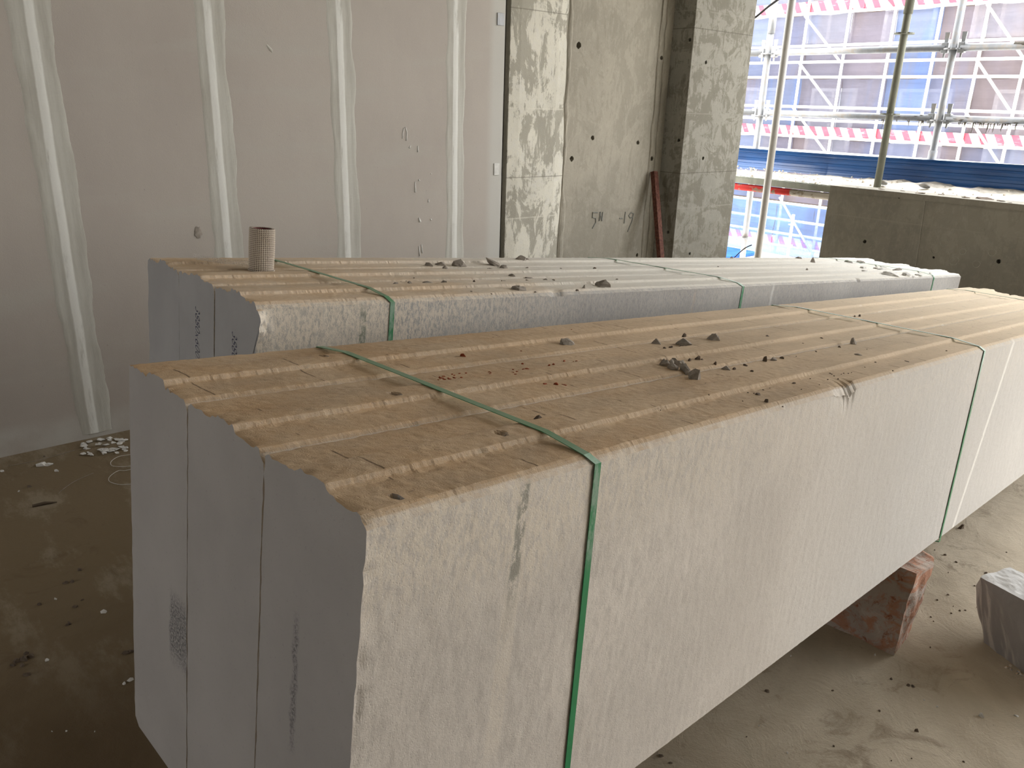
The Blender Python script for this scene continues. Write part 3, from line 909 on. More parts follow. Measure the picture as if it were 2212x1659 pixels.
# ---------------------------------------------------------------- mesh tape roll
ru, rv = 0.190, 0.372
roll = empty('mesh_tape_roll', M=MF @ Matrix.Translation((ru, rv, top_w(rv) + 0.001)))
tag(roll, 'upright roll of cream fibreglass mesh tape on the farther panel bundle', 'tape roll')
def grid_cyl(R, H, na, nh, ring, rib):
    v, f = [], []
    for k in range(nh + 1):
        z = H * k / nh
        rz = abs(((z / 0.0044) % 1) - 0.5) * 2
        for j in range(na):
            a = 2 * PI * j / na
            ra = abs(((j / na * 38) % 1) - 0.5) * 2
            r = R + 0.0011 * max(0, (rz - 0.45)) * 2 + 0.0008 * max(0, (ra - 0.5)) * 2
            r += 0.0009 * math.sin(a * 2 + z * 40)
            if k < 4: r += 0.0022
            v.append((r * math.cos(a), r * math.sin(a), z))
    for k in range(nh):
        for j in range(na):
            j2 = (j + 1) % na
            f.append((k * na + j, k * na + j2, (k + 1) * na + j2, (k + 1) * na + j))
    # inner wall and rims
    o = len(v)
    ri = R * 0.84
    for z in (0, H):
        for j in range(na):
            a = 2 * PI * j / na
            v.append((ri * math.cos(a), ri * math.sin(a), z))
    for j in range(na):
        j2 = (j + 1) % na
        f.append((j2, j, o + j, o + j2))
        f.append((nh * na + j, nh * na + j2, o + na + j2, o + na + j))
        f.append((o + j2, o + j, o + na + j, o + na + j2))
    return v, f
M = Mat('mesh_tape_fibre', 0.85, 0.2)
x, y, z = M.sep()
hz = M.mth('ABSOLUTE', M.mth('SUBTRACT', M.mth('FRACT', M.mul(z, 1 / 0.0044)), 0.5))
ang = M.mth('ARCTAN2', y, x)
ha = M.mth('ABSOLUTE', M.mth('SUBTRACT', M.mth('FRACT', M.mul(ang, 38 / (2 * PI))), 0.5))
g = M.mx(M.mr(hz, 0.24, 0.34), M.mr(ha, 0.30, 0.40))
M.color(M.mix(g, (0.24, 0.20, 0.17), (0.60, 0.54, 0.46)))
m_tape = M.m
v, f = grid_cyl(0.0282, 0.100, 228, 160, 0, 0)
mesh('tape_winding', v, f, m_tape, roll)
m_core = simple('dark_red_core', (0.12, 0.018, 0.022), 0.6)
v, f = [], []
for (r, z) in ((0.0236, 0.002), (0.0236, 0.0985), (0.0222, 0.0985), (0.0222, 0.002)):
    for j in range(48):
        a = 2 * PI * j / 48
        v.append((r * math.cos(a), r * math.sin(a), z))
for k in range(4):
    k2 = (k + 1) % 4
    for j in range(48):
        j2 = (j + 1) % 48
        f.append((k * 48 + j, k * 48 + j2, k2 * 48 + j2, k2 * 48 + j))
mesh('cardboard_core', v, f, m_core, roll, smooth=True)['label'] = 'dark red inside of the tube'
# loose end of the netting trailing to the left
bm = bmesh.new()
nx_, ny_ = 30, 12
g = [[None] * (ny_ + 1) for _ in range(nx_ + 1)]
for a in range(nx_ + 1):
    for b in range(ny_ + 1):
        s = a / nx_
        px = -0.018 - 0.115 * s
        py = 0.012 + 0.055 * s + (b / ny_ - 0.5) * 0.05 * (1 - 0.5 * s)
        pz = 0.020 * (1 - s) ** 2 * (1 - b / ny_) + 0.004 + 0.018 * s + 0.006 * math.sin(s * 9 + b)
        g[a][b] = bm.verts.new((px, py, pz))
for a in range(nx_):
    for b in range(ny_):
        bm.faces.new((g[a][b], g[a + 1][b], g[a + 1][b + 1], g[a][b + 1]))
bmesh.ops.wireframe(bm, faces=bm.faces[:], thickness=0.0005, use_replace=True, use_even_offset=False)
from_bm('loose_netting', bm, m_chip_w, roll)

# ---------------------------------------------------------------- chips and rubble
def chunk_mesh(w, h, seed, style=''):
    rnd = random.Random(seed)
    bm = bmesh.new()
    d = w * rnd.uniform(0.55, 0.85)
    n = 7 if w > 0.012 else 6
    if style == 't':
        pts = [(-w * .5, -d * .4, 0), (w * .5, -d * .35, 0), (w * .1, d * .5, 0), (-w * .1, 0, h), (w * .05, d * .1, h * .9), (w * .45, 0, h * .2), (-w * .42, 0, h * .25)]
    elif style == 's':
        pts = [(-w * .55, 0, h * 1.0), (-w * .5, d * .2, h * .95), (w * .5, -d * .3, 0), (w * .5, d * .4, 0), (w * .1, -d * .3, 0), (-w * .1, d * .4, 0), (-w * .45, 0, h * .45), (w * .45, 0, h * .35), (0, 0, h * .55)]
    else:
        pts = []
        for k in range(n):
            a = rnd.uniform(0, 2 * PI); e = rnd.uniform(0.0, 1.0)
            r = math.sqrt(1 - (e * 0.8) ** 2) * rnd.uniform(0.8, 1.05)
            pts.append((math.cos(a) * r * w * .5, math.sin(a) * r * d * .5, h * min(1, e * rnd.uniform(0.85, 1.1))))
        for k in range(4):
            a = k * PI / 2 + rnd.uniform(-.5, .5)
            pts.append((math.cos(a) * w * .45, math.sin(a) * d * .45, 0))
        if style != 'r': pts.append((rnd.uniform(-.1, .1) * w, 0, h))
    for p in pts: bm.verts.new(p)
    bmesh.ops.convex_hull(bm, input=bm.verts)
    bmesh.ops.delete(bm, geom=[v for v in bm.verts if not v.link_faces], context='VERTS')
    if w > 0.024:
        bmesh.ops.subdivide_edges(bm, edges=bm.edges, cuts=2, use_grid_fill=True)
        for v in bm.verts:
            if v.co.z > h * 0.08:
                v.co += Vector((rnd.uniform(-1, 1), rnd.uniform(-1, 1), rnd.uniform(-1, 1))) * w * 0.018
    xs = [v.co.x for v in bm.verts]; ys = [v.co.y for v in bm.verts]; zs = [v.co.z for v in bm.verts]
    for v in bm.verts:
        v.co.x = (v.co.x - (max(xs) + min(xs)) / 2) * w / (max(xs) - min(xs))
        v.co.y = (v.co.y - (max(ys) + min(ys)) / 2) * d / (max(ys) - min(ys))
        v.co.z = (v.co.z - min(zs)) * h / (max(zs) - min(zs))
    me = bpy.data.meshes.new('chunk')
    bmesh.ops.recalc_face_normals(bm, faces=bm.faces)
    bm.to_mesh(me); bm.free()
    return me
PRO = {}
def chip(name, Mx, u, v, w, h, mat, seed, style='', label=None, cat='chip', group=None, z=None, lift=0.0, rz=None):
    if w <= 0.012 and style == '':
        key = (mat.name, seed % 6)
        if key not in PRO:
            me = chunk_mesh(0.01, 0.004, 900 + seed % 6)
            me.materials.append(mat)
            PRO[key] = me
        o = bpy.data.objects.new(name, PRO[key])
        COL.objects.link(o)
        S = Matrix.Diagonal((w / 0.01, w / 0.01, h / 0.004, 1))
    else:
        me = chunk_mesh(w, h, seed, style)
        o = link_obj(name, me, mat)
        S = Matrix.Identity(4)
    rot = rz if rz is not None else ((seed * 1.7) % 6.28 if w <= 0.012 else -0.75 + 0.5 * math.sin(seed * 2.3))
    zz = z if z is not None else top_w(v) - 0.0006 + lift
    o.matrix_world = Mx @ Matrix.Translation((u, v, zz)) @ Matrix.Rotation(rot, 4, 'Z') @ S
    tag(o, label, cat, group)
    return o

CHIPS_FAR = [(0.726, 0.415, 0.03, 0.011), (0.778, 0.427, 0.035, 0.011), (0.835, 0.411, 0.048, 0.022), (0.749, 0.368, 0.017, 0.008), (0.978, 0.421, 0.046, 0.023, 's'), (0.973, 0.364, 0.027, 0.011), (1.155, 0.481, 0.039, 0.015), (1.182, 0.478, 0.015, 0.006), (0.885, 0.322, 0.026, 0.005), (0.879, 0.225, 0.021, 0.008), (0.929, 0.199, 0.038, 0.008), (0.419, 0.138, 0.021, 0.008), (0.476, 0.161, 0.013, 0.006), (0.507, 0.127, 0.032, 0.008), (0.557, 0.129, 0.018, 0.009), (0.653, 0.124, 0.011, 0.007), (0.725, 0.031, 0.041, 0.012), (0.742, 0.117, 0.008, 0.003), (0.784, 0.152, 0.012, 0.003), (0.872, 0.154, 0.01, 0.003), (0.906, 0.116, 0.016, 0.005), (0.928, 0.105, 0.012, 0.003), (1.062, 0.036, 0.046, 0.021), (1.039, 0.025, 0.025, 0.007), (0.965, 0.022, 0.012, 0.01), (0.921, -0.002, 0.012, 0.003), (0.764, 0.003, 0.011, 0.003), (0.496, 0.33, 0.012, 0.003), (0.772, 0.33, 0.008, 0.003), (1.303, 0.283, 0.014, 0.006), (1.151, 0.291, 0.009, 0.003), (1.185, 0.09, 0.011, 0.003), (0.486, 0.19, 0.006, 0.003), (0.472, 0.193, 0.005, 0.002), (0.428, 0.195, 0.011, 0.005), (0.534, 0.223, 0.006, 0.003), (0.564, 0.029, 0.007, 0.003), (0.612, -0.006, 0.006, 0.002), (1.066, 0.357, 0.011, 0.005), (0.87, 0.32, 0.01, 0.005), (2.506, 0.523, 0.018, 0.015), (3.072, 0.495, 0.034, 0.01), (3.081, 0.425, 0.025, 0.028, 't'), (2.632, 0.223, 0.015, 0.009), (3.46, 0.417, 0.044, 0.011), (3.571, 0.403, 0.054, 0.011), (3.022, 0.138, 0.035, 0.011), (3.222, 0.235, 0.033, 0.01), (3.327, 0.217, 0.034, 0.007), (3.334, 0.186, 0.042, 0.008), (3.076, 0.043, 0.085, 0.017), (3.386, 0.133, 0.058, 0.018), (3.208, 0.022, 0.04, 0.017), (3.344, 0.019, 0.041, 0.008), (3.577, 0.049, 0.017, 0.005), (3.497, 0.25, 0.035, 0.005), (3.253, -0.022, 0.024, 0.005), (2.032, 0.285, 0.011, 0.003), (2.222, 0.336, 0.01, 0.003)]
CHIPS_NEAR = [(0.775, 0.437, 0.038, 0.013), (0.988, 0.371, 0.021, 0.012, 't'), (1.042, 0.338, 0.035, 0.016), (1.044, 0.342, 0.014, 0.009), (1.17, 0.344, 0.03, 0.017), (0.369, 0.13, 0.014, 0.006), (1.547, 0.181, 0.02, 0.017), (0.94, 0.176, 0.019, 0.008), (1.099, 0.179, 0.009, 0.012), (0.991, 0.335, 0.009, 0.004), (0.966, 0.334, 0.008, 0.004), (1.01, 0.325, 0.012, 0.004), (0.986, 0.335, 0.008, 0.004), (0.955, 0.209, 0.009, 0.007), (0.959, 0.169, 0.008, 0.005), (1.014, 0.176, 0.01, 0.004), (1.131, 0.177, 0.018, 0.006), (1.168, 0.176, 0.011, 0.005), (1.333, 0.176, 0.007, 0.003), (1.459, 0.176, 0.008, 0.004), (2.027, 0.373, 0.009, 0.005), (2.054, 0.369, 0.008, 0.007), (1.521, 0.248, 0.011, 0.003), (1.376, 0.1, 0.017, 0.004), (0.98, 0.143, 0.008, 0.004), (0.83, 0.049, 0.013, 0.004), (0.803, 0.019, 0.009, 0.006), (0.98, 0.058, 0.01, 0.003), (1.484, 0.031, 0.012, 0.002), (0.823, 0.064, 0.005, 0.002), (0.87, 0.061, 0.005, 0.002), (0.952, 0.029, 0.005, 0.002), (0.805, -0.009, 0.003, 0.002), (1.334, 0.297, 0.014, 0.003), (0.952, 0.247, 0.012, 0.009), (0.924, 0.247, 0.009, 0.006), (0.962, 0.242, 0.006, 0.003)]
RUBBLE = [(0.837, 0.244, 0.016, 0.011), (0.855, 0.246, 0.013, 0.01), (0.829, 0.222, 0.014, 0.011), (0.857, 0.228, 0.014, 0.011), (0.885, 0.239, 0.011, 0.007), (0.844, 0.203, 0.017, 0.015), (0.85, 0.195, 0.012, 0.009), (0.81, 0.163, 0.017, 0.017), (0.883, 0.254, 0.01, 0.007), (0.858, 0.263, 0.008, 0.006), (0.825, 0.185, 0.009, 0.008)]
RED = [(0.377, 0.347, 0.005, 0.001), (0.408, 0.356, 0.003, 0.001), (0.375, 0.344, 0.005, 0.001), (0.387, 0.34, 0.004, 0.001), (0.386, 0.337, 0.005, 0.001), (0.435, 0.353, 0.005, 0.001), (0.387, 0.352, 0.004, 0.001), (0.372, 0.342, 0.002, 0.001), (0.422, 0.355, 0.004, 0.001), (0.366, 0.339, 0.003, 0.001), (0.379, 0.343, 0.005, 0.001), (0.398, 0.338, 0.005, 0.001), (0.407, 0.349, 0.004, 0.001), (0.376, 0.337, 0.004, 0.001), (0.379, 0.351, 0.003, 0.001), (0.378, 0.347, 0.003, 0.001), (0.534, 0.313, 0.006, 0.001), (0.5, 0.326, 0.003, 0.001), (0.455, 0.317, 0.005, 0.001), (0.474, 0.325, 0.004, 0.001), (0.443, 0.321, 0.002, 0.001), (0.465, 0.324, 0.005, 0.001), (0.426, 0.32, 0.005, 0.001), (0.488, 0.294, 0.004, 0.001), (0.393, 0.321, 0.004, 0.001), (0.531, 0.317, 0.005, 0.001), (0.477, 0.343, 0.003, 0.001), (0.502, 0.305, 0.004, 0.001), (0.398, 0.329, 0.002, 0.001), (0.476, 0.338, 0.003, 0.001), (0.527, 0.322, 0.004, 0.001), (0.491, 0.303, 0.004, 0.001), (0.41, 0.335, 0.004, 0.001), (0.452, 0.327, 0.004, 0.001), (0.589, 0.314, 0.004, 0.002), (0.623, 0.334, 0.004, 0.002), (0.662, 0.343, 0.004, 0.002), (0.669, 0.319, 0.004, 0.002), (0.66, 0.32, 0.003, 0.002), (0.57, 0.358, 0.003, 0.002), (0.528, 0.338, 0.003, 0.001), (0.502, 0.436, 0.007, 0.004), (0.327, 0.429, 0.008, 0.002), (0.514, 0.252, 0.006, 0.001), (0.543, 0.236, 0.007, 0.001), (0.529, 0.242, 0.006, 0.003), (0.659, 0.525, 0.003, 0.002), (1.013, 0.521, 0.004, 0.002), (0.638, 0.428, 0.003, 0.001), (0.893, 0.527, 0.003, 0.002)]
DARK = [(1.053, 0.06, 0.004, 0.002), (1.025, 0.029, 0.004, 0.002), (1.087, 0.04, 0.003, 0.002), (1.142, 0.056, 0.003, 0.002), (1.165, 0.047, 0.003, 0.002), (1.19, 0.043, 0.004, 0.002), (1.133, 0.047, 0.005, 0.002), (1.146, 0.061, 0.005, 0.002), (1.118, 0.033, 0.005, 0.002), (1.179, 0.048, 0.004, 0.002), (1.207, 0.043, 0.003, 0.002), (1.295, 0.051, 0.004, 0.002), (1.342, 0.008, 0.004, 0.002), (1.38, 0.062, 0.006, 0.002), (1.516, 0.134, 0.004, 0.002), (1.357, 0.132, 0.005, 0.002), (1.392, 0.236, 0.006, 0.002), (1.226, 0.172, 0.004, 0.002), (0.792, 0.129, 0.004, 0.002), (0.573, 0.071, 0.003, 0.002), (0.713, 0.075, 0.003, 0.002), (0.763, 0.04, 0.004, 0.002), (0.83, 0.057, 0.003, 0.002), (0.895, 0.061, 0.003, 0.002), (1.763, 0.031, 0.006, 0.003)]
FLOOR_CHIPS = [(1.626, 0.819, 0.013, 0.006), (1.788, 0.6, 0.007, 0.005), (1.792, 0.509, 0.013, 0.008), (1.973, 0.428, 0.014, 0.012, 'w'), (1.931, 0.638, 0.008, 0.005), (1.941, 0.597, 0.01, 0.006), (1.95, 0.587, 0.012, 0.005), (2.046, 0.373, 0.012, 0.004, 'w'), (1.919, 0.546, 0.005, 0.003, 'w'), (1.92, 0.514, 0.007, 0.004, 'w'), (1.48, 0.671, 0.006, 0.003, 'w'), (1.503, 0.763, 0.004, 0.003, 'w'), (1.585, 0.613, 0.006, 0.004), (1.448, 0.761, 0.005, 0.003), (1.694, 0.478, 0.004, 0.003), (1.65, 0.505, 0.005, 0.003), (1.78, 0.396, 0.006, 0.004), (1.24, 0.852, 0.013, 0.006), (1.241, 0.825, 0.01, 0.004), (1.803, 0.858, 0.007, 0.004, 'w'), (1.993, 0.712, 0.006, 0.007, 'w'), (2.152, 0.629, 0.006, 0.004), (1.764, 0.713, 0.007, 0.004), (2.953, 0.86, 0.024, 0.018), (2.71, 0.816, 0.013, 0.006), (2.693, 0.773, 0.01, 0.005), (2.7, 0.683, 0.013, 0.006), (2.589, 0.676, 0.007, 0.004), (2.455, 0.79, 0.005, 0.004), (2.467, 0.708, 0.008, 0.005), (2.407, 0.65, 0.008, 0.004), (2.422, 0.64, 0.007, 0.004), (2.372, 0.66, 0.007, 0.004), (2.302, 0.691, 0.007, 0.004), (2.287, 0.677, 0.005, 0.003), (2.602, 0.762, 0.004, 0.004), (2.614, 0.863, 0.005, 0.004), (2.274, 0.735, 0.008, 0.008, 'w'), (2.469, 0.623, 0.005, 0.003), (2.415, 0.672, 0.005, 0.003), (2.409, 0.717, 0.006, 0.005), (2.904, 0.69, 0.007, 0.003), (2.716, 0.853, 0.005, 0.003), (1.932, 0.637, 0.01, 0.004), (2.231, 0.459, 0.012, 0.007, 'c'), (2.231, 0.448, 0.011, 0.009, 'c'), (2.237, 0.429, 0.013, 0.008, 'c'), (2.229, 0.421, 0.012, 0.007, 'c'), (2.226, 0.431, 0.009, 0.005, 'c'), (2.247, 0.455, 0.01, 0.006, 'c'), (0.482, 3.377, 0.052, 0.014, 'w'), (0.506, 3.36, 0.031, 0.012, 'w'), (0.516, 3.284, 0.02, 0.01, 'w'), (0.352, 3.405, 0.017, 0.007, 'w'), (0.51, 3.457, 0.009, 0.007), (0.406, 3.199, 0.018, 0.007), (0.367, 3.18, 0.01, 0.005, 'w'), (0.402, 2.209, 0.021, 0.007, 'w'), (0.405, 2.482, 0.02, 0.009), (0.375, 1.865, 0.017, 0.008, 'w'), (0.359, 1.861, 0.011, 0.005, 'w'), (0.351, 1.674, 0.008, 0.004), (0.17, 2.117, 0.019, 0.01), (0.185, 2.114, 0.023, 0.014), (0.201, 2.119, 0.017, 0.011), (0.194, 2.138, 0.014, 0.008), (0.176, 2.092, 0.015, 0.007), (0.158, 2.106, 0.014, 0.008), (0.179, 2.046, 0.022, 0.008), (0.314, 2.208, 0.013, 0.011), (0.308, 2.204, 0.011, 0.006), (0.23, 2.077, 0.014, 0.006, 'w'), (0.269, 2.357, 0.015, 0.008), (0.354, 2.431, 0.017, 0.009), (0.371, 2.426, 0.015, 0.008), (0.346, 2.283, 0.016, 0.008), (0.371, 2.306, 0.01, 0.005), (0.312, 2.358, 0.01, 0.006, 'w'), (0.398, 1.981, 0.023, 0.01), (0.411, 1.978, 0.015, 0.008), (0.208, 1.775, 0.006, 0.003, 'w'), (0.182, 1.794, 0.004, 0.003, 'w'), (0.258, 1.733, 0.004, 0.003, 'w')]
HEAP = [(0.783, 3.324, 0.022, 0.01), (0.788, 3.47, 0.036, 0.006), (0.811, 3.439, 0.042, 0.007), (0.715, 3.362, 0.041, 0.01), (0.785, 3.419, 0.035, 0.008), (0.78, 3.337, 0.023, 0.011), (0.638, 3.387, 0.032, 0.008), (0.735, 3.36, 0.03, 0.012), (0.722, 3.47, 0.023, 0.008), (0.71, 3.38, 0.038, 0.01), (0.748, 3.318, 0.031, 0.006), (0.765, 3.486, 0.033, 0.013), (0.702, 3.346, 0.011, 0.012), (0.658, 3.394, 0.02, 0.008), (0.689, 3.5, 0.035, 0.011), (0.66, 3.435, 0.019, 0.012), (0.664, 3.442, 0.038, 0.009), (0.737, 3.353, 0.033, 0.011), (0.662, 3.373, 0.026, 0.012), (0.746, 3.368, 0.04, 0.006), (0.797, 3.435, 0.037, 0.007), (0.739, 3.5, 0.037, 0.008), (0.707, 3.373, 0.022, 0.012), (0.705, 3.342, 0.034, 0.012), (0.769, 3.441, 0.028, 0.013), (0.808, 3.438, 0.019, 0.007), (0.762, 3.475, 0.033, 0.008), (0.794, 3.446, 0.04, 0.008), (0.668, 3.5, 0.037, 0.007), (0.663, 3.357, 0.023, 0.01), (0.735, 3.432, 0.039, 0.006), (0.709, 3.445, 0.032, 0.011), (0.666, 3.5, 0.019, 0.008), (0.756, 3.359, 0.04, 0.008), (0.73, 3.5, 0.039, 0.012), (0.786, 3.343, 0.038, 0.01), (0.789, 3.429, 0.035, 0.011), (0.728, 3.356, 0.032, 0.007), (0.662, 3.497, 0.017, 0.012), (0.719, 3.38, 0.039, 0.011), (0.781, 3.381, 0.035, 0.012), (0.707, 3.396, 0.04, 0.007), (0.659, 3.468, 0.039, 0.009), (0.657, 3.364, 0.025, 0.008), (0.662, 3.478, 0.041, 0.009), (0.748, 3.323, 0.011, 0.01)]
LAB_FAR = {2: 'largest rounded grey lump of broken concrete at the back of the farther bundle', 4: 'pointed grey shard propped up at a slant on the farther bundle',
    0: 'flat grey flake at the left of the row behind the rounded lump', 1: 'pale low slab chip just left of the rounded lump on the farther bundle', 6: 'dark rounded stone on the far edge of the farther bundle before the concrete wall',
    5: 'small lump at the foot of the slanted grey shard', 10: 'flat pale flake on the farther bundle right of a darker one', 11: 'dark stone chip nearest the first strap of the farther bundle', 13: 'long flat grey chip on the front row of the farther bundle',
    14: 'pointed chip right of the long flat grey chip', 16: 'dark oval stone near the front edge of the farther bundle', 22: 'pale pyramid shaped lump near the front edge of the farther bundle', 23: 'small dark lump at the foot of the pale pyramid lump',
    9: 'flat dark flake left of the pale flake on the farther bundle', 42: 'small dark pyramid chip before the parapet on the farther bundle', 43: 'small square chip in front of the white pole', 40: 'tiny stone on the back edge beside the concrete column',
    41: 'thin curled flake on the back edge beyond the white pole', 50: 'largest flat plaster plate at the parapet end of the farther bundle', 51: 'raised plaster plate behind the largest flat plate', 46: 'pale wedge shaped chip at the left of the plaster plates'}
for k, it in enumerate(CHIPS_FAR):
    u, v, w, h = it[:4]; st = it[4] if len(it) > 4 else ''
    v = min(max(v, 0.008), 0.57)
    flake = k >= 43 and w > 0.03
    lab = LAB_FAR.get(k)
    mt = m_chip_w if (k >= 46 and k % 3) else (m_stone if w > 0.014 else m_stone_d if k % 2 else m_stone)
    chip('concrete_chip', MF, u, v, w, h, mt, 100 + k, st, lab or ('thin pale plaster flake among those heaped at the parapet end of the farther bundle' if k >= 44 else 'small grey crumb on the farther bundle ' + ('between the first strap and the rounded lump' if u < 0.7 else 'among the lumps left of the slanted shard' if u < 0.95 else 'around the pale pyramid shaped lump' if u < 1.25 else 'toward its middle strap')),
         'stone chip', 'plaster flakes at the parapet end' if k >= 44 else 'chips on the farther bundle')
LAB_NEAR = {0: 'flat oval rough stone lying alone on the nearer bundle', 1: 'thin upright triangular chip left of the stacked lumps', 2: 'blocky lump with a smaller stone on its shoulder on the nearer bundle',
    3: 'small dark stone perched on the blocky lump', 4: 'round grey stone right of the blocky lump', 5: 'lone small stone right of the first strap on the nearer bundle', 6: 'angular grey stone in the groove farthest right on the nearer bundle',
    7: 'long stone wedged in the groove below the rubble heap', 8: 'upright stone at the left of the groove pieces'}
for k, it in enumerate(CHIPS_NEAR):
    u, v, w, h = it[:4]; st = it[4] if len(it) > 4 else ''
    chip('concrete_chip', MN, u, v, w, h, m_stone if w > 0.016 else m_stone_d, 200 + k, st, LAB_NEAR.get(k) or ('small dark crumb between the lone oval stone and the rubble heap' if u < 0.9 else 'small dark crumb among the blocky lumps on the nearer bundle' if u < 1.03 else 'small dark crumb in the groove right of the rubble heap' if u < 1.3 else 'small dark crumb near the middle strap of the nearer bundle'), 'stone chip', 'chips on the nearer bundle', lift=0.0175 if k == 3 else 0)
for k, (u, v, w, h) in enumerate(RUBBLE):
    chip('concrete_lump', MN, u, v, w * 1.5, h * 1.15, m_stone, 300 + k, '', 'lowest and largest lump of the rubble heap, hanging over the groove' if k == 7 else 'grey lump in the little rubble heap on the nearer bundle', 'stone chip', 'rubble heap on the nearer bundle')
for k, (u, v, w, h) in enumerate(RED):
    chip('brick_crumb', MN, u, v, w * 1.7, h * 1.5, m_red, 400 + k, '', ('tiny orange red crumb in the dense patch right of the first strap' if k < 16 else 'tiny orange red crumb in the thin trail right of the dense red patch' if k < 34 else 'lone dark red crumb away from the red trail'), 'brick crumb', 'brick crumbs on the nearer bundle')
for k, (u, v, w, h) in enumerate(DARK):
    chip('dark_crumb', MN, u, max(v, 0.01), w, h, m_stone_d, 500 + k, '', 'tiny dark crumb near the front edge of the nearer bundle', 'crumb', 'dark crumbs near the front edge of the nearer bundle')
I4 = Matrix.Identity(4)
for k, it in enumerate(FLOOR_CHIPS):
    u, v, w, h = it[:4]; st = it[4] if len(it) > 4 else ''
    mt = {'w': m_chip_w, 'c': m_near}.get(st, m_stone_d)
    left = u < 0.7
    lab = ('white plaster crumb on the brown floor left of the bundles' if left else 'white plaster crumb on the floor right of the bundles') if st == 'w' else \
        ('grey crumb broken off beside the aerated concrete offcut' if st == 'c' else ('dark crumb of debris on the brown floor left of the bundles' if left else ('dark crumb on the floor between the brick block and the grey offcut' if u > 2.2 else 'dark crumb on the shaded floor beneath the front panel edge' if v > 0.7 else 'dark crumb on the open floor in front of the brick block')))
    if k == 23: lab = 'brown stone at the foot of the nearer bundle just right of its middle strap'
    chip('floor_crumb', I4, u, v, w, h, mt, 600 + k, '', lab, 'crumb', 'loose crumbs on the floor ' + ('left of the bundles' if left else 'right of the bundles'), z=-0.0003)
for k, (u, v, w, h) in enumerate(HEAP):
    chip('plaster_flake', I4, u, v, w * 0.8, h * 0.55, m_chip_w, 700 + k, 'r' if w > 0.012 else '', ('white plaster flake touching the wall at the foot of the first taped joint' if v > 3.45 else 'white plaster flake in the middle of the heap under the first taped joint' if v > 3.38 else 'white plaster flake at the front edge of the heap under the first taped joint'), 'plaster flake', 'plaster flakes swept against the wall', z=(k % 4) * 0.0022)
tag(tube('wooden_splinter', [(0.381, 3.018, 0.004), (0.42, 3.012, 0.006), (0.456, 2.999, 0.004)], [0.005, 0.006, 0.002], m_twig, seg=6), 'dark wooden splinter lying on the brown floor', 'splinter')
tag(tube('twine_loop', smooth_path([(0.86, 3.24, 0.004), (0.776, 3.266, 0.006), (0.739, 3.267, 0.008), (0.705, 3.241, 0.006), (0.697, 3.203, 0.004), (0.718, 3.177, 0.004), (0.745, 3.159, 0.004), (0.85, 3.12, 0.004)]), 0.0009, m_chip_w, seg=6), 'upper loop of pale twine on the floor beside the nearer bundle', 'twine')
tag(tube('twine_loop', smooth_path([(0.84, 3.14, 0.003), (0.735, 3.124, 0.004), (0.702, 3.135, 0.006), (0.661, 3.1, 0.006), (0.65, 3.061, 0.004), (0.67, 3.019, 0.003), (0.699, 2.997, 0.003), (0.80, 2.96, 0.003)]), 0.0009, m_chip_w, seg=6), 'lower loop of pale twine on the floor beside the nearer bundle', 'twine')
tag(tube('twine_length', smooth_path([(0.622, 3.177, 0.003), (0.553, 3.146, 0.003), (0.497, 3.097, 0.003), (0.476, 3.069, 0.003)]), 0.0008, m_stone, seg=6), 'thin curved length of twine left of the loops', 'twine')
tag(tube('twine_length', smooth_path([(0.38, 3.439, 0.003), (0.439, 3.431, 0.003), (0.501, 3.431, 0.003), (0.62, 3.45, 0.003)]), 0.0008, m_stone, seg=6), 'straight thin twine lying along the foot of the board wall', 'twine')

# rusty bar leaning in the corner
a, b = Vector((4.170, 3.215, 0.0)), Vector((4.285, 3.535, 1.02))
d = (b - a).normalized(); s = d.cross(Vector((0, 1, 0))).normalized(); t = d.cross(s)
v = []
for P in (a, b):
    for (p, q) in ((-.02, -.016), (.02, -.016), (.02, .016), (-.02, .016)):
        v.append(P + s * p + t * q)
for k in range(4): v[k].z = max(v[k].z, 0.0)
o = mesh('steel_bar', v, [(0, 1, 2, 3), (7, 6, 5, 4), (0, 4, 5, 1), (1, 5, 6, 2), (2, 6, 7, 3), (3, 7, 4, 0)], m_rust)
tag(o, 'rusty square steel bar leaning in the corner by the concrete column', 'steel bar')

# ---------------------------------------------------------------- opening and near scaffold
o = tube('plastic_pipe', [(5.30, 3.308, 0.0), (5.30, 3.308, 2.9)], 0.0262, m_pvc, seg=28)
tag(o, 'pale plastic pipe standing upright between column and parapet', 'pipe')
o = tube('black_cable', [(5.04, 3.92, 1.84), (5.2, 3.78, 1.93), (5.35, 3.607, 2.058), (5.35, 3.519, 2.118), (5.35, 3.419, 2.176), (5.33, 3.2, 2.35), (5.3, 2.8, 2.9)], 0.0085, m_black, seg=10)
tag(o, 'black cable running from the column up to the ceiling', 'cable')

wire = tube('bent_wire', smooth_path([(5.1, 3.55, 0.0), (5.1, 3.44, 0.31), (5.1, 3.364, 0.408), (5.1, 3.302, 0.472), (5.1, 3.245, 0.507)]), 0.004, m_black, seg=8)
tag(wire, 'thin dark wire bending up behind the farther bundle beside the column', 'wire')

